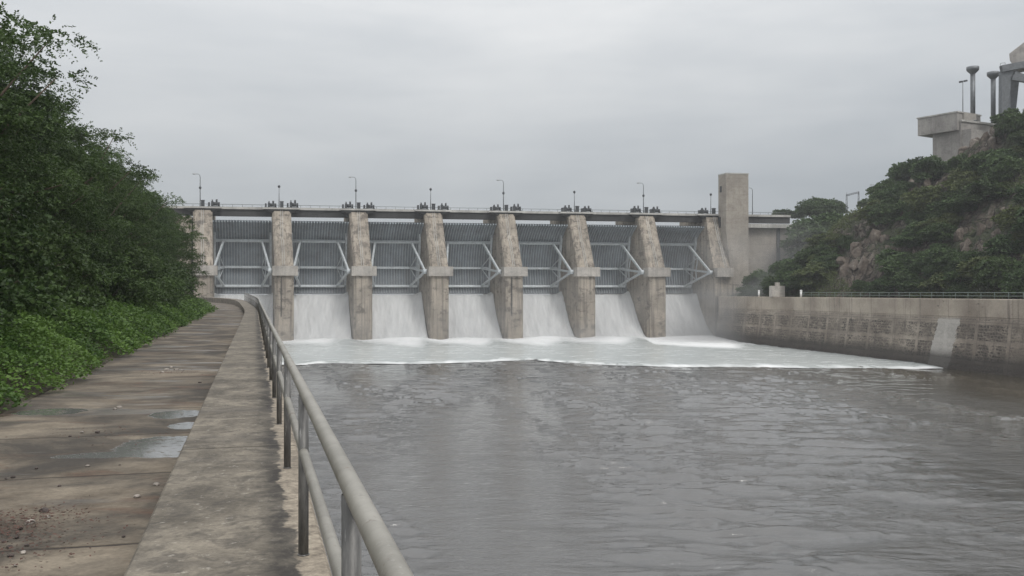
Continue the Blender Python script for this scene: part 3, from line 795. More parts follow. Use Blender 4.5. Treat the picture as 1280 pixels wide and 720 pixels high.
# radial gates
TZ, TVv, RG = 5.95, 3.9, 11.4
def gp(u, a, r=RG): return D(u, TVv - r*math.cos(a), TZ + r*math.sin(a))
a0, a1 = -math.asin(4.75/RG), math.asin(10.62/RG)
gproto = None
gl = ['leftmost radial gate, beyond the end of the walkway','second radial gate from the left, above the end of the handrail','third radial gate from the left','middle radial gate of the seven','third radial gate from the right','second radial gate from the right','rightmost radial gate, next to the tall concrete tower']
for i in range(7):
    base = D(i*SP, TVv, 0)
    if gproto is None:
        e = empty('radial_gate', base, 'blue-grey steel '+gl[0], 'sluice gate', 'radial gates between the dam piers')
        ul, ur = 1.95, SP-1.95
        m = MB(); N = 22; vs = []; fs = []
        for r_ in (RG, RG+.08):
            for q in range(N+1):
                a = a0+(a1-a0)*q/N
                vs.append(gp(ul,a,r_)); vs.append(gp(ur,a,r_))
        for q in range(N):
            fs.append((2*q,2*q+1,2*q+3,2*q+2)); b = 2*(N+1)
            fs.append((b+2*q,b+2*q+2,b+2*q+3,b+2*q+1))
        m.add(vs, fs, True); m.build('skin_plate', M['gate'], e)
        m = MB(); nr = 21
        for k in range(nr):
            u = ul + .15 + (ur-ul-.3)*k/(nr-1)
            pts_i = [gp(u,a0+(a1-a0)*q/14,RG-.05) for q in range(15)]
            for q in range(14):
                aa, bb = a0+(a1-a0)*q/14, a0+(a1-a0)*(q+1)/14
                m.hexa([gp(u-.09,aa,RG-.002),gp(u+.09,aa,RG-.002),gp(u+.09,aa,RG-.34),gp(u-.09,aa,RG-.34),
                        gp(u-.09,bb,RG-.002),gp(u+.09,bb,RG-.002),gp(u+.09,bb,RG-.34),gp(u-.09,bb,RG-.34)])
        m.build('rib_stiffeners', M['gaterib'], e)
        angs = [math.asin(7.1/RG), math.asin(1.1/RG), -math.asin(3.3/RG)]
        for a in angs:
            m = MB(); m.hexa([gp(ul+.5,a-.022,RG-.46),gp(ur-.5,a-.022,RG-.46),gp(ur-.5,a-.022,RG-1.0),gp(ul+.5,a-.022,RG-1.0),
                              gp(ul+.5,a+.022,RG-.46),gp(ur-.5,a+.022,RG-.46),gp(ur-.5,a+.022,RG-1.0),gp(ul+.5,a+.022,RG-1.0)])
            m.build('cross_beam', M['gateframe'], e)
        for sgn, ue in ((1, ul),(-1, ur)):
            tip = Vector(D(ue+sgn*.35, TVv-.3, TZ))
            for a in angs:
                st_ = Vector(gp(ue+sgn*2.1, a, RG-1.0))
                m = MB(); m.beam(st_, tip, .38, .42); m.build('arm', M['gateframe'], e)
            m = MB()
            A_ = [Vector(gp(ue+sgn*2.1, a, RG-1.0)) for a in angs]
            P = [A_[j].lerp(tip,.45) for j in range(3)]
            m.beam(P[0], P[1], .2, .2); m.beam(P[1], P[2], .2, .2)
            m.beam(A_[1], P[0], .16,.16); m.beam(A_[1], P[2], .16,.16)
            m.build('arm_bracing', M['gateframe'], e)
            m = MB(); m.tube([D(ue-sgn*.0,TVv-.2,TZ), D(ue+sgn*.8,TVv-.2,TZ)], .5, 12); m.build('trunnion_hub', M['gateframe'], e)
            m = MB(); m.box(min(ue+sgn*.02,ue+sgn*.5), max(ue+sgn*.02,ue+sgn*.5), -5.6+0, -5.2, TZ-3, TZ+9, lambda u,v,z: D(u, v-1.6+max(0,(z-TZ))*.35, z)); m.build('side_guide', M['gateframe'], e)
        gproto = e
    else:
        copy_thing(gproto, base, 'blue-grey steel '+gl[i])

# falls: one per bay
fall_prof = [(-7.6,1.0),(-6.2,.95),(-4.8,.15),(-3.6,-1.1),(-2,-2.9),(-.5,-4.6),(1,-6.1),(2.5,-7.5),(4,-8.5),(5.8,-8.95),(7.5,-9.3)]
fn_ = ['leftmost sheet of white water, pouring beside the near handrail','second sheet of white water from the left','third sheet of white water from the left','middle sheet of white water of the seven','third sheet of white water from the right','second sheet of white water from the right','rightmost sheet of white water, beside the far channel wall']
import bisect
def interp(prof, s):
    n = len(prof)-1; x = s*n; i = min(n-1,int(x)); f = x-i
    # catmull-rom
    def P(j): return prof[max(0,min(n,j))]
    out = []
    for c in (0,1):
        p0,p1,p2,p3 = P(i-1)[c],P(i)[c],P(i+1)[c],P(i+2)[c]
        out.append(.5*((2*p1)+(-p0+p2)*f+(2*p0-5*p1+4*p2-p3)*f*f+(-p0+3*p1-3*p2+p3)*f**3))
    return out
for i in range(7):
    NU, NS = 64, 60; vs = []; fs = []
    base = D((i+.5)*SP, 0, -9)
    for a in range(NS+1):
        s = a/NS; v, z = interp(fall_prof, s)
        for b in range(NU+1):
            q = b/NU; hw = (SP-3.4)/2
            u = (i+.5)*SP + (q*2-1)*hw*(1+max(0,s-.82)*.5)
            edge = math.exp(-((1-abs(q*2-1))*hw/.9)**2)
            n_ = mnoise.noise(Vector((u*.55, v*.22+i*9, .3)))*.35 + mnoise.noise(Vector((u*1.8, v*.5, 4.2+i)))*.16 + mnoise.noise(Vector((u*4.5, v*1.6, 8.2+i)))*.07
            lift = edge*(.9*math.exp(-((s-.22)/.16)**2))*(.6+mnoise.noise(Vector((v*.9,i*3.3,q*2))))
            rise = min(1, s*5)
            vs.append(D(u, v + n_*1.0*rise, z + n_*.6*rise + lift + .18*edge))
    k = NU+1
    for a in range(NS):
        for b in range(NU): fs.append((a*k+b, a*k+b+1, (a+1)*k+b+1, (a+1)*k+b))
    m = MB(); m.add(vs, fs, True)
    o = m.build('cascade', M['fall'], origin=base)
    tag(o, fn_[i]+' under the steel gate', 'waterfall', 'sheets of water pouring between the piers')

# foam apron: grid between the pier feet and the front edge (front edge given as channel coordinates)
edge_px = [(330,456),(372,456.5),(425,454.5),(520,455),(600,453),(640,450.8),(664,449.6),(700,452.5),(760,457),(860,458.5),(1000,459.7),(1140,461),(1180,460.5)]
EP = []
for px, py in edge_px:
    Y = (EYE-ZW)*F/(py-HZ); EP.append(((px-640)/F*Y, Y))
def front(f):
    x = f*(len(EP)-1); i = min(len(EP)-2, int(x)); q = x-i; q = q*q*(3-2*q) if 4 < i < 8 else q
    return Vector((EP[i][0]*(1-q)+EP[i+1][0]*q, EP[i][1]*(1-q)+EP[i+1][1]*q))
NX, NY = 260, 90
vs = []; fs = []; wht = []
for b in range(NX+1):
    f = b/NX; fr = front(f)
    bu = -1 + f*(7*SP+8.5)
    bk = Vector(D(bu, 1.5, 0)[:2])
    for a in range(NY+1):
        s = a/NY; p = bk.lerp(fr, s) + Vector((0, (1.1*mnoise.noise(Vector((fr.x*.11,0,9)))+.5*mnoise.noise(Vector((fr.x*.5,0,4))))*s*min(1,(1-f)*12)))
        sm_ = max(0, 1-s/.34)
        bump_ = math.exp(-((s-.13)/.09)**2)
        ph = (bu % SP)/SP
        n_ = mnoise.noise(Vector((p.x*.10, p.y*.10, 1)))
        swell = .22*mnoise.noise(Vector((p.x*.05+s*2, p.y*.09, 7)))
        z = ZW + .30 + .4*sm_ + bump_*(.85*math.sin(ph*math.pi)**1.2*(.7+n_*.6)) + swell*(1-s)*.6
        if s > .93: z -= (s-.93)/.07*.28
        z += (.10*mnoise.noise(Vector((p.x*.8,p.y*.8,3)))+.18*mnoise.noise(Vector((p.x*.3,p.y*.4,13))))*(1-s*.7)
        # white near the falls in tongues that trail off, white lip at the front
        saw = (ph+.30)%1.0
        reach = .26 + .26*saw*min(1,(1-saw)/.28) + .16*mnoise.noise(Vector((p.x*.045,.3,5))) + (.22 if f > .78 else 0)*(1-(s))
        wv = max(0,min(1,(reach-s)/.20)); wv = wv*wv*(3-2*wv)
        lip = max(0, min(1, (s-.955+.03*mnoise.noise(Vector((p.x*.4,0,8))))/.03))*(.55+1.3*mnoise.noise(Vector((p.x*.15,0,2)))+.8*mnoise.noise(Vector((p.x*.9,0,6))))
        stk = 0
        g1 = abs(s-(.42+.25*(f-.4)+.05*mnoise.noise(Vector((p.x*.08,1,1)))))
        if .25 < f < .75: stk = max(0, 1-g1/.012)*.55*max(0,mnoise.noise(Vector((p.x*.05,9,1)))+.3)
        vs.append((p.x, p.y, z)); wht.append(max(0,min(1,max(wv, lip*.85, stk))))
k = NY+1
for b in range(NX):
    for a in range(NY): fs.append((b*k+a, b*k+a+1, (b+1)*k+a+1, (b+1)*k+a))
m = MB(); m.add(vs, fs, True); o = m.build('foam', M['foam'])
at = o.data.attributes.new('white', 'FLOAT', 'POINT'); at.data.foreach_set('value', wht)
tag(o, 'smooth grey-green water sheet with a white lip spreading below the falls', 'foam', kind='stuff')

# hoist machines and lamps on the pier heads
hp = None
hs = []
for i in range(8):
    for side in (-1, 1):
        if i == 7 and side == 1: continue
        if i == 0 and side == -1: continue
        hs.append((i, side))
names = ['first','second','third','fourth','fifth','sixth','seventh','eighth']
for i, side in hs:
    u = i*SP + side*2.25; base = D(u, -.2, 19.35)
    lab = f'dark gate hoist machinery on the {"left" if side<0 else "right"} of the {names[i]} pier head from the left'
    if hp is None:
        e = empty('hoist_machine', base, lab, 'hoist', 'gate hoists on the pier heads')
        def c(u0,u1,v0,v1,z0,z1): return (u+u0,u+u1,-.2+v0,-.2+v1,19.35+z0,19.35+z1)
        m = MB(); m.box(*c(-1.25,1.25,-.6,.6,.003,.15), D); m.build('base_frame', M['dark'], e)
        m = MB(); m.box(*c(-.55,-.1,-.4,.4,.15,1.15), D); m.box(*c(-.42,-.2,-.3,.3,1.15,1.5), D); m.build('gearbox', M['dark'], e)
        m = MB(); m.tube([D(u-.1,-.2,20.0), D(u+.75,-.2,20.0)], .38, 14); m.build('rope_drum', M['dark'], e)
        m = MB(); m.tube([D(u+.55,-.2,20.2), D(u+.55,-.2,20.95)], .2, 10); m.tube([D(u+1.0,-.2,19.5), D(u+1.0,-.2,20.35)], .2, 10); m.build('motor', M['dark'], e)
        m = MB(); m.box(*c(-1.15,-.8,-.35,.35,.15,.95), D); m.build('bearing_stand', M['dark'], e)
        hp = e
    else: copy_thing(hp, base, lab, scale=(1,1,.92+.2*((i*7+side)%3)/3))
kp = None
for i in range(8):
    base = D(i*SP+.05, .2, 19.35)
    lab = f'small dark control cabinet at the lamp foot on the {names[i]} pier head from the left'
    if kp is None:
        kp = empty('control_cabinet', base, lab, 'cabinet', 'control cabinets on the pier heads')
        m = MB(); m.box(-.35+.05,.35+.05,0,.45,19.353,20.6, D); m.build('cabinet_body', M['dark'], kp)
        m = MB(); m.box(-.42+.05,.42+.05,-.06,.51,20.6,20.7, D); m.build('cabinet_lid', M['dark'], kp)
    else: copy_thing(kp, base, lab)
def street_lamp(base, h, lab, arm=True, blob=None, grp='lamps on the pier heads', s=-1):
    b = Vector(base); e = empty('lamp_post', base, lab, 'lamp post', grp)
    ux = Vector((DU.x, DU.y, 0))
    pts_ = [b, b+Vector((0,0,h*.9))]
    m = MB()
    if arm:
        pts_ += [b+Vector((0,0,h*.96))+ux*s*.08, b+Vector((0,0,h*.995))+ux*s*.35, b+Vector((0,0,h))+ux*s*.9]
        m.tube(pts_, [.10,.07,.055,.05,.045], 8)
    else:
        m.tube([b, b+Vector((0,0,h))], [.10,.06], 8)
    m.build('pole', M['pole'], e)
    m = MB()
    if arm:
        q = b+Vector((0,0,h))+ux*s*.85
        m.tube([q, q+ux*s*.25+Vector((0,0,-.02)), q+ux*s*.7+Vector((0,0,-.03))], [.07,.14,.09], 8); m.build('lamp_head', M['lamp'], e)
    else:
        q = b+Vector((0,0,h)); m.tube([q-Vector((0,0,.22)), q, q+Vector((0,0,.25)), q+Vector((0,0,.38))], [.12,.28,.26,.1], 10); m.build('lamp_head', M['dark'], e)
    if blob:
        q = b+Vector((0,0,h*blob)); m = MB(); m.tube([q-Vector((0,0,.3)), q-Vector((0,0,.15)), q+Vector((0,0,.15)), q+Vector((0,0,.3))], [.1,.26,.26,.1], 10); m.build('loudspeaker', M['dark'], e)
    return e
for i in range(8):
    base = D(i*SP+.05-.55, -.1, 19.35)
    if i % 2 == 0: street_lamp(base, 6.8, f'tall curved lamp post with dark loudspeaker on the {names[i]} pier head from the left', True, .58)
    else: street_lamp(base, 4.4, f'short lamp post with round dark head on the {names[i]} pier head from the left', False)

# tower beside the last pier
tw = empty('concrete_tower', D(7*SP+5,4,0), 'tall plain concrete tower rising at the right end of the dam piers', 'tower')
m = MB()
u0, u1, v0, v1 = 7*SP+1.1, 7*SP+6.4, .35, 4.2
m.hexa([D(u0+1.4,v0,3.4),D(u1+.0,v0,3.4),D(u1,v1,3.4),D(u0+1.4,v1,3.4),D(u0,v0,15),D(u1,v0,15),D(u1,v1,15),D(u0,v1,15)])
m.box(u0,u1,v0,v1,15,28.1,D)
m.build('shaft', M['tower'], tw)
m = MB(); m.box(u0-.06,u1+.06,v0-.06,v1+.06,28.1,28.35,D); m.build('roof_slab', M['cap'], tw)
m = MB(); m.box(u0-.08,u0-.003,1.2,2.0,24.2,25.6,D); m.build('louvre', M['dark'], tw)
m = MB(); m.box(u0-.25,u0-.01,.6,1.6,16.2,18.6,D); m.build('stair_door', M['dark'], tw)
# abutment block right of the tower
ab = empty('abutment_wall', D(7*SP+16,0,0), 'concrete abutment wall under the road, right of the tower', 'wall')
m = MB(); m.box(7*SP+7.0, 7*SP+22, -6, -1.6, -2, 17.2, D); m.build('wall_face', M['tower'], ab)
m = MB(); m.box(7*SP+7.0, 7*SP+19.5, -1.6, -.2, 16.4, 17.3, D); m.build('corbel', M['cap'], ab)
m = MB(); m.box(7*SP+16.3, 7*SP+16.9, -1.6, -1.0, 6, 16.4, D); m.build('drain_pipe', M['dark'], ab)
street_lamp(D(7*SP+10.6,-2,19.45), 6.3, 'curved lamp post on the road just right of the tower', True, None, 'lamps along the road beyond the tower')

# ------------------------------------------------------------------ right channel wall (object x along the wall)
ang = math.atan2(1,-.218)   # direction going upstream
wo = Vector((wallX(-60), -60, 0)); wdir = Vector((-.218,1,0)).normalized(); wn = Vector((wdir.y,-wdir.x,0))  # outward (right)
def RW(s, o, z): return (wo.x+wdir.x*s+wn.x*o, wo.y+wdir.y*s+wn.y*o, z)
L_ = 268/ wdir.y
e = bpy.data.objects.new('far_wall_tmp', None)
prof = [(2.2,-11),(-1.2,-11),(0,-1.8),(-.06,-1.75),(-.06,.55),(0,.65),(2.2,.65)]
def local_build(mb, name, mat, parent, origin):
    # object axes: x along wall
    rot = math.atan2(wdir.y, wdir.x)
    o = mb.build(name, mat, origin=origin)
    me = o.data; c_, s_ = math.cos(-rot), math.sin(-rot)
    for v in me.vertices: x, y = v.co.x, v.co.y; v.co.x = x*c_-y*s_; v.co.y = x*s_+y*c_
    o.rotation_euler = (0,0,rot); return o
m = MB(); m.prism(prof, 0, L_, lambda s,o,z: RW(s,o,z))
o = local_build(m, 'channel_wall', M['rwall'], None, RW(0,0,0))
tag(o, 'stained far channel wall of pale concrete with dark blocky weathering above the waterline', 'wall')
# rail on the far wall
fr_ = empty('guard_rail', RW(0,1.3,.65), 'thin pale green two-bar guard rail on top of the far channel wall', 'railing')
for z in (1.05, 1.5):
    m = MB(); m.tube([RW(0,1.3,z), RW(L_-33,1.3,z)], .045, 6); m.build('rail', M['greenrail'], fr_)
pp = None; s = 100.0
while s < L_-33:
    if pp is None:
        m = MB(); m.tube([RW(s,1.3,.65), RW(s,1.3,1.52)], .045, 6); pp = m.build('post', M['greenrail'], fr_); s0 = Vector(RW(s,0,0))
    else: q = pp.copy(); COL.objects.link(q); q.parent = fr_; q.location = Vector(RW(s,0,0))-s0
    s += 2.6
# block and white posts near the dam
be = Vector(RW(250,1.0,.65))
e = empty('gauge_block', be, 'small pale concrete block standing on the far wall near the dam', 'block')
m = MB(); m.box(-1.3,1.3,-.9,.9,0,2.1, lambda x,y,z: (be.x+x,be.y+y,be.z+z)); m.build('block_body', M['beam'], e, bevel=.06)
m = MB(); m.box(-.35,.45,-.4,.4,2.1,2.75, lambda x,y,z: (be.x+x,be.y+y,be.z+z)); m.build('block_cap', M['beam'], e, bevel=.05)
for s, lab in ((256.5,'white marker post left of the small concrete block on the far wall'),(240.0,'white marker post right of the small concrete block on the far wall')):
    b = Vector(RW(s,.5,.65)); e = empty('marker_post', b, lab, 'post', 'white marker posts on the far wall')
    m = MB(); m.tube([b, b+Vector((0,0,1.1))], .2, 10); m.build('post_body', M['white'], e)
    m = MB(); m.tube([b+Vector((0,0,1.1)), b+Vector((0,0,1.25)), b+Vector((0,0,1.32))], [.24,.24,.1], 10); m.build('post_cap', M['white'], e)

# ------------------------------------------------------------------ right hill
def cap(Y):
    pts = [(-400,40),(60,38),(150,35),(172,32),(188,23.5),(200,13),(212,10),(222,10),(235,10),(300,10),(500,10)]
    for (a, b), (c, d) in zip(pts, pts[1:]):
        if Y < c: return b+(d-b)*(Y-a)/(c-a)
    return 14
def hillz(X, Y, rough=True):
    d = X - (wallX(min(Y,230))+2.0)
    t_ = max(0, d-3.0-max(0,Y-192)*.42)*1.05
    c = cap(Y) + 2.0*mnoise.noise(Vector((X*.03, Y*.03, 4)))
    # soft minimum of slope and cap
    k = 4.0; h = -k*math.log(math.exp(-t_/k)+math.exp(-c/k)) + k*math.log(1+math.exp(-c/k))
    z = .6 + h
    if rough and d > 2.5:
        a = min(1, (d-2.5)/4)*(.35+.65*min(1, max(0, (c-h)/6)))
        v = Vector((X*.10, Y*.10, z*.07))
        z += a*(2.4*mnoise.noise(v) + 2.2*(.4-abs(mnoise.noise(v*2.3))) + 1.5*(.4-abs(mnoise.noise(v*5.2+Vector((3,1,7))))) + .9*mnoise.noise(v*11) + .5*mnoise.noise(v*23))
    elif d > 0: z += .1*mnoise.noise(Vector((X*.5,Y*.5,0)))
    return z
vs = []; fs = []
NXh, NYh = 190, 260
Ys = [-150+ (90-(-150))*j/30 for j in range(30)] + [90+ (260-90)*j/200 for j in range(200)] + [260+j*10 for j in range(31)]
for Y in Ys:
    for i in range(NXh+1):
        q = i/NXh
        d = -.05 + 70*(q/.8) if q < .8 else 70 + ((q-.8)/.2)**2*800
        X = wallX(min(Y,230)) + 1.9 + d
        vs.append((X, Y, hillz(X, Y)))
k = NXh+1
for j in range(len(Ys)-1):
    for i in range(NXh): fs.append((j*k+i, j*k+i+1, (j+1)*k+i+1, (j+1)*k+i))
m = MB(); m.add(vs, fs, False); tag(m.build('hill', M['rock']), kind='structure')

shr = []
for v_ in range(5):
    mt = M['shrub'] if v_ < 3 else M['shrub2']
    cm, cl_ = crown_mesh('crown', 40+v_, 2.3, 2.3, 3.2, .2, 26, 1500, 8, .5, .30, .45, mt, .75)
    shr.append((cm, cl_))
hr_ = random.Random(9)
first = [None]*5
cnt = 0; placed = []
def put_shrub(X, Y, s, v_, lab, grp, z=None, name='hill_shrub'):
    p = (X, Y, (hillz(X,Y) if z is None else z)-.25*s)
    if first[v_] is None:
        e = empty(name, p, lab, 'shrub', grp)
        trunk_mb(p, 90+v_, 2.0, .09, shr[v_][1]).build('trunk', M['bark'], e); link('crown', shr[v_][0], e)
        first[v_] = e
    else:
        e = copy_thing(first[v_], p, lab, rz=hr_.uniform(0,6.28)); e['group'] = grp
    e.scale = (s*hr_.uniform(.9,1.25), s*hr_.uniform(.9,1.25), s*hr_.uniform(.8,1.1)); return e
tries = 0
ROCKY = ((1245,300,62,48),(1090,325,52,36),(1232,185,34,26),(1165,240,30,16))
while cnt < 175 and tries < 6000:
    tries += 1
    Y = hr_.uniform(105, 236); d = hr_.uniform(3.2, 46)
    X = wallX(min(Y,230)) + 2 + d
    px = 640 + F*X/Y
    if px > 1330 or px < 925: continue
    if (Y > 198 and px < 1003) or (px < 1003 and d > 7): continue
    if 74 < X < 100 and 176 < Y < 200: continue
    dens = mnoise.noise(Vector((X*.055, Y*.055, 2.5))) + (.25 if d < 7 else 0) + (.15 if Y > 190 else 0)
    py = HZ - (hillz(X,Y)-EYE)*F/Y
    if any(((px-a)/c)**2+((py-b)/d2)**2 < 1 for a,b,c,d2 in ROCKY): dens -= .28
    if dens < .02: continue
    if 1000 < px < 1100 and py < 296: continue
    s = hr_.uniform(.55, 1.3)*(.62 if Y > 196 else 1)
    if any((X-a)**2+(Y-b)**2 < (1.25*s+.9)**2 for a, b in placed): continue
    placed.append((X,Y))
    v_ = hr_.choice([0,0,1,1,2,2,3,4])
    band = 'at the foot' if d < 10 else ('halfway up' if d < 24 else 'near the crest')
    tone = 'dark green' if v_ < 3 else 'paler yellow-green'
    put_shrub(X, Y, s, v_, f'{tone} shrub growing on the rocky slope {band} of the right hill', f'shrubs {band} of the right hill'); cnt += 1
# dark clump in front of the abutment
for (X, Y, s, lab) in ((52.9,206,1.3,'round dark tree just right of the tower, in front of the abutment wall'),(57.4,207,1.45,'dark bushy tree below the drain pipe of the abutment wall'),
                       (66.8,211,2.2,'tall dark tree where the abutment wall meets the hill'),(50.0,203,.8,'low dark bush at the foot of the tower')):
    put_shrub(X, Y, s, 1, lab, 'dark trees in front of the abutment wall')
for (X, Y, s, z, lab) in ((69.5,216,2.3,12.5,'large dark tree covering the end of the road bridge'),(73.5,213,1.8,12.0,'dark tree just right of the one covering the bridge end')):
    put_shrub(X, Y, s, 2, lab, 'dark trees at the end of the road bridge', z)
# crest tree left of the building
for (px, Y, top, s, lab) in ((1141,196,203,1.35,'bushy tree standing out on the skyline left of the hilltop building'),(1121,203,226,1.1,'small skyline tree lower left of the hilltop building'),(1156,192,210,1.0,'bush at the foot of the hilltop building, right of the skyline tree'),(1130,200,216,1.0,'bush on the skyline between the two skyline trees left of the building')):
    X = (px-640)/F*Y; z = EYE+(HZ-top)/F*Y - 3.1*s
    put_shrub(X, Y, s, 2, lab, 'skyline trees by the hilltop building', z)
for (px, Y, top, s, lab) in ((1026,262,250,1.6,'spreading tree on the skyline at the end of the road'),(1012,258,253,1.2,'tree on the skyline left of the spreading one at the road end'),(1043,266,254,1.2,'tree on the skyline right of the spreading one at the road end'),
                             (982,300,262,1.0,'tiny round tree beyond the road railing'),(998,300,263,.9,'small tree beyond the road, left of the skyline clump'),(973,310,264,.7,'faint small tree farthest left beyond the road'),(1090,240,246,1.1,'tree on the skyline below the small lamp post')):
    X = (px-640)/F*Y; z = EYE+(HZ-top)/F*Y - 2.5*s
    put_shrub(X, Y, s, 0, lab, 'distant trees beyond the road', z)
put_shrub(104, 190, 1.3, 0, 'dark tree at the right edge beside the gantry leg', 'tree by the gantry', 34)

# building on the hill
def PX(px, Y): return (px-640)/F*Y
b0 = Vector((83.4, 180.0, 20)); 
e = empty('hilltop_building', b0, 'concrete building with overhanging upper storey on the hilltop', 'building')
def quadbox(mb, A, B, depth, z0, z1):   # A->B front edge seen left to right, extruded back
    A = Vector(A); B = Vector(B); d = (B-A).normalized(); n_ = Vector((-d.y, d.x)) 
    C_ = B+n_*depth; E_ = A+n_*depth
    mb.hexa([(A.x,A.y,z0),(B.x,B.y,z0),(C_.x,C_.y,z0),(E_.x,E_.y,z0),(A.x,A.y,z1),(B.x,B.y,z1),(C_.x,C_.y,z1),(E_.x,E_.y,z1)])
A_ = (PX(1147.5,187),187); B_ = (PX(1197,180),180)
dd = (Vector(B_)-Vector(A_)).normalized(); nn = Vector((-dd.y, dd.x))
m = MB(); quadbox(m, A_, B_, 7.5, 32.0, 35.3); m.build('upper_storey', M['bld'], e)
m = MB(); quadbox(m, Vector(A_)-dd*.15-nn*.15, Vector(B_)+dd*.15-nn*.15, 7.8, 35.3, 35.55); m.build('roof_slab', M['cap'], e)
a2 = Vector(A_)+dd*2.6+nn*.9; b2 = Vector(B_)+dd*2.2+nn*.9
m = MB(); quadbox(m, a2, b2, 6, 18, 31.997); m.build('lower_storey', M['bld'], e)
B3 = Vector(B_)+dd*.3+nn*.6
C3 = Vector((PX(1257,186),186))
d3 = (C3-B3).normalized(); n3 = Vector((-d3.y,d3.x))
m = MB(); quadbox(m, B3, C3, 5, 20, 33.6); m.build('side_wing', M['bld'], e)
m = MB(); quadbox(m, B3-n3*.25, C3-n3*.25, 5.4, 33.6, 33.95); m.build('wing_roof', M['cap'], e)
m = MB(); q = B3+d3*1.0; quadbox(m, q, q+d3*3.4, 2.5, 33.953, 35.4); m.build('parapet_box', M['beam'], e)
# vent pipes
for px, Yv, zt, zb, lab in ((1216.5,182.5,44.4,33.95,'taller dark vent pipe with flared head on the hilltop building'),(1242,186,44.2,33.95,'right-hand dark vent pipe with flared head nearer the gantry')):
    b = Vector((PX(px,Yv),Yv,zb)); e = empty('vent_pipe', b, lab, 'vent pipe', 'vent pipes on the hilltop building')
    m = MB(); m.tube([b, Vector((b.x,b.y,zt-1.2))], .45, 14); m.tube([b,b+Vector((0,0,.25))],.8,14); m.build('pipe', M['pole'], e)
    q = Vector((b.x,b.y,zt)); m = MB(); m.tube([q-Vector((0,0,1.3)),q-Vector((0,0,.75)),q-Vector((0,0,.55)),q], [.46,1.0,1.15,1.15], 14); m.build('flared_head', M['pole'], e)
b = Vector((PX(1204,181.5),181.5,35.5)); e = empty('floodlight_mast', b, 'thin mast with two floodlights on the hilltop building roof', 'floodlight')
m = MB(); m.tube([b, b+Vector((0,0,5.8))], [.08,.06], 6); m.build('mast', M['pole'], e)
for s in (-.4,.45):
    m = MB(); q = b+Vector((s,-.1,5.9+ s*.2)); m.beam(q-Vector((.32,0,.05)), q+Vector((.32,0,.08)), .3, .32); m.build('lamp_head', M['dark'], e)
# gantry at the right edge
Yg = 178.0
def G(px, y, dY=0): return Vector((PX(px,Yg+dY), Yg+dY, EYE+(HZ-y)/F*(Yg+dY)))
b = G(1258,152); e = empty('gantry_crane', b, 'grey steel gantry crane with a hopper cabin at the right edge', 'gantry crane')
def leg(x0,x1,xb0,xb1,dY):
    m = MB(); a = G(x0,88,dY); c = G(x1,88,dY); f = G(xb0,152,dY); h = G(xb1,152,dY); t_ = Vector((0,1.2,0))
    m.hexa([f,h,h+t_,f+t_,a,c,c+t_,a+t_]); m.build('leg', M['pole'], e)
leg(1253,1267,1252.5,1258,0); leg(1318,1332,1322,1328,0); leg(1263,1276,1264,1269,9)
m = MB(); a = G(1252,86); c = G(1345,68); m.beam(a,c,1.0,1.2); m.build('bridge_beam', M['pole'], e); m = MB(); a = G(1262,88,9); c = G(1350,70,9); m.beam(a,c,1.3,1.5); m.build('bridge_beam', M['pole'], e)
m = MB(); m.beam(G(1265,97), G(1345,110), .8, .9); m.beam(G(1268,92), G(1285,97), .6,.8); m.build('lower_beam', M['pole'], e)
m = MB()
poly = [(1263,76),(1262,67),(1284,50),(1330,50),(1345,60),(1345,74),(1267,80)]
f1 = [G(x,y,1.0) for x,y in poly]; f2 = [G(x,y,1.0)+Vector((4.2,6,0)) for x,y in poly]; n = len(poly)
m.add(f1+f2, [tuple(range(n)), tuple(range(2*n-1,n-1,-1))]+[(i,n+i,n+(i+1)%n,(i+1)%n) for i in range(n)]); m.build('hopper_cabin', M['bld'], e)
m = MB(); m.tube([G(1257,84), G(1257,78)], .05, 5); m.tube([G(1251,86), G(1251,79)], .05, 5); m.tube([G(1251,79), G(1257,78)], .04, 5); m.build('handrail', M['pole'], e)
# distribution portal (power line frame)
Yp = 250.0
def Q(px, y, dY=0): return Vector(((px-640)/F*(Yp+dY), Yp+dY, EYE+(HZ-y)/F*(Yp+dY)))
e = empty('power_line_portal', Q(1067,268), 'thin lattice power line portal standing on the skyline', 'pylon')
for x in (1058.5, 1073.5):
    m = MB(); tp = Q(x, 243 if x<1060 else 240)
    for dx in (-1.1,1.1):
        m.tube([Q(x+dx*1.4,275), tp+Vector((dx*.12,0,0))], .07, 5)
    for q in range(5):
        y_ = 270-q*6; m.tube([Q(x-1.3*(1-q*.17),y_), Q(x+1.3*(1-(q+1)*.17),y_-6)], .045, 4)
    m.build('mast', M['pole'], e)
m = MB(); m.tube([Q(1058,245), Q(1074,241)], .07, 5); m.tube([Q(1058,243.4), Q(1074,239.4)], .07, 5)
for q in range(6): m.tube([Q(1058+q*2.7,245-q*.67), Q(1060.6+q*2.7,243-q*.67)], .045, 4)
m.build('cross_arm', M['pole'], e)
q = Vector(((1095-640)/F*240, 240, EYE+(HZ-262)/F*240))
street_lamp(tuple(q), 6.2, 'small curved lamp post on the skyline right of the power line portal', True, None, 'lamps along the road beyond the tower')

# ------------------------------------------------------------------ air and spray
import os
if not os.environ.get('NOHAZE'):
    t = NT('haze_air'); pv = t.n('ShaderNodeVolumePrincipled'); pv.inputs['Color'].default_value = (.90,.92,.94,1)
    pv.inputs['Density'].default_value = .00045; pv.inputs['Anisotropy'].default_value = .2
    oo = t.n('ShaderNodeOutputMaterial'); t.l(pv.outputs[0], oo.inputs['Volume'])
    m = MB(); m.box(-3050,3050,-3050,5050,-15,70); o = m.build('haze', t.mat); tag(o, 'thin pale haze filling the valley air', 'haze', kind='stuff')

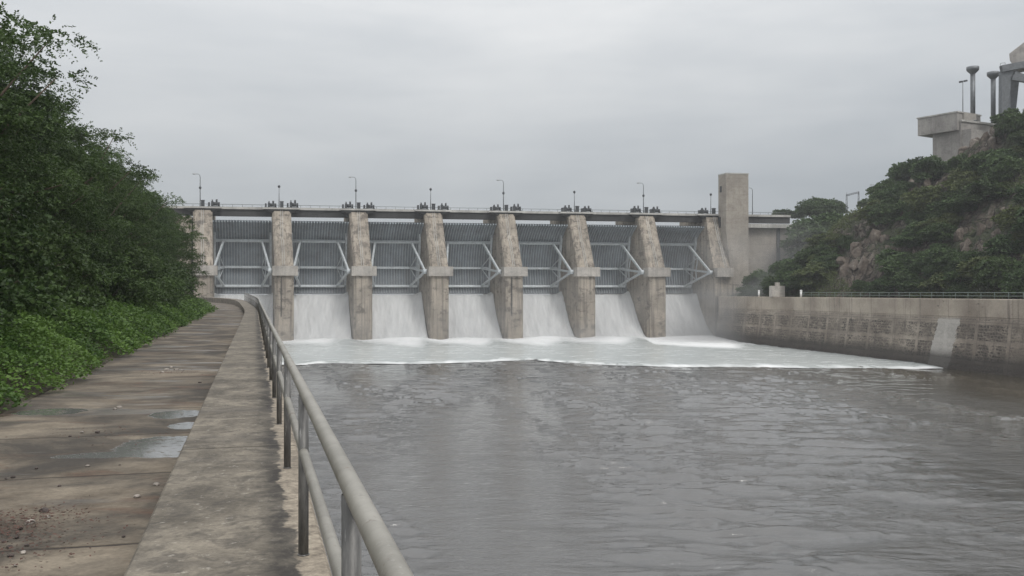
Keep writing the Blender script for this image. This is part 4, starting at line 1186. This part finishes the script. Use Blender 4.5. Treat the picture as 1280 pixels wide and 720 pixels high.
if not os.environ.get('NOSPRAY'):
    t = NT('spray_mist'); o = t.coord(); xyz = t.sep(o)
    n_ = t.ramp(t.noise(t.coord((.09,.09,.14), world=True), 1.0, 3, .5), [(.30,0),(.70,1)])
    zf = t.ramp(t.math('DIVIDE', xyz[2], 26.0), [(0,1),(.2,.5),(.5,.16),(1,0)])
    dn = t.math('MULTIPLY', t.math('MULTIPLY', n_, zf), .065)
    dn = t.math('MULTIPLY', dn, t.ramp(t.math('DIVIDE', xyz[0], 150.0), [(0,0),(.1,.5),(.65,.7),(.8,4.0),(.92,4.0),(1,0)]))
    yy = t.math('DIVIDE', xyz[1], 34.0)
    dn = t.math('MULTIPLY', dn, t.ramp(yy, [(0,0),(.25,1),(.7,.8),(1,0)]))
    pv = t.n('ShaderNodeVolumePrincipled'); pv.inputs['Color'].default_value = (.93,.94,.95,1); pv.inputs['Anisotropy'].default_value = .1
    t.l(dn, pv.inputs['Density']); oo = t.n('ShaderNodeOutputMaterial'); t.l(pv.outputs[0], oo.inputs['Volume'])
    # local box: x along the dam, y downstream
    rot = math.atan2(DU.y, DU.x)
    m = MB(); m.box(0,150,0,34,0,26); o = m.build('spray_mist', t.mat)
    # y must point downstream: mirror by rotating 180 would flip x, so shift the box instead
    c0 = D(-6, 30, -8.9); o.location = c0; o.rotation_euler = (0,0,rot)
    tag(o, 'fine white spray mist drifting above the foot of the falls', 'mist', kind='stuff')

g = np.random.default_rng(31); C_ = []
while len(C_) < 5200:
    Y = g.uniform(105, 240); d = g.uniform(2.5, 50); X = wallX(min(Y,230))+2+d
    px = 640+F*X/Y
    if px > 1320 or px < 960 or (74 < X < 100 and 176 < Y < 200): continue
    py = HZ-(hillz(X,Y)-EYE)*F/Y; rk = any(((px-a)/c)**2+((py-b)/d2)**2 < 1 for a,b,c,d2 in ROCKY)
    if mnoise.noise(Vector((X*.09, Y*.09, 8.5))) < ((.05 if d > 5 else -.3) + (.3 if rk else 0)): continue
    C_.append((X, Y, hillz(X,Y)+.1))
C_ = np.array(C_); k = 14; n = len(C_)*k
P = np.repeat(C_, k, 0) + g.normal(size=(n,3))*np.array([.38,.38,.22]); P[:,2] += .15
A = unit(g.normal(size=(n,3))+np.array([0,0,.5])); B = unit(np.cross(A, g.normal(size=(n,3))))
V, Fq = leaf_quads(P, A, B, .30*g.uniform(.5,1.3,n), .11*g.uniform(.6,1.3,n))
tag(link('hillside_scrub', npmesh('hillside_scrub', V, Fq, M['shrub2'])), 'low green scrub clinging to the rocky slope above the far wall', 'scrub', kind='stuff')

def outcrop_mesh(seed):
    import bmesh
    r5 = random.Random(seed); bm = bmesh.new()
    for _ in range(26):
        v = Vector((r5.gauss(0,1), r5.gauss(0,1), r5.gauss(0,1))).normalized()
        bm.verts.new((v.x*1.0*r5.uniform(.75,1.1), v.y*.8*r5.uniform(.75,1.1), v.z*1.25*r5.uniform(.7,1.1)))
    g_ = bmesh.ops.convex_hull(bm, input=bm.verts)
    me = bpy.data.meshes.new('rock_outcrop'); bm.to_mesh(me); bm.free(); me.materials.append(M['outcrop']); return me
t = NT('outcrop_rock'); w = t.coord(world=True)
c = t.ramp(t.noise(w, .5, 6, .7), [(.32,(.065,.05,.04)),(.52,(.145,.118,.096)),(.68,(.27,.24,.21))])
c = t.mix(t.ramp(t.noise(t.coord((1,1,.35), world=True), 2.0, 6, .75), [(.54,0),(.60,.8)]), c, (.05,.038,.032))
M['outcrop'] = t.principled(c, .92, t.bump(t.noise(w, 2.2, 7, .75), 1, .35))
oms = [outcrop_mesh(50+i) for i in range(6)]
n_ = 0; tries = 0
while n_ < 130 and tries < 20000:
    tries += 1
    Y = rnd.uniform(108, 205); d = rnd.uniform(4, 44); X = wallX(Y)+2+d; z = hillz(X, Y)
    px = 640+F*X/Y; py = HZ-(z-EYE)*F/Y
    k_ = None
    for q,(a,b,c_,d2) in enumerate(ROCKY):
        if ((px-a)/c_)**2+((py-b)/d2)**2 < 1.15: k_ = q
    if k_ is None: continue
    if any((X-a)**2+(Y-b)**2 < 4 for a,b in placed): continue
    s_ = rnd.uniform(.5, 1.5)
    o = link('rock_outcrop', oms[n_%6], None, (X, Y, z-.25*s_)); o.scale = (s_, s_, s_*rnd.uniform(.8,1.5)); o.rotation_euler = (rnd.uniform(-.3,.3), rnd.uniform(-.3,.3), rnd.uniform(0,6.28))
    zone = ('low on the rocky face above the right end of the guard rail','in the bare reddish scar nearer the dam','high on the slope right of the hilltop building','just below the hilltop building')[k_]
    tag(o, 'angular brown rock '+zone, 'rock', 'rocks '+zone); n_ += 1
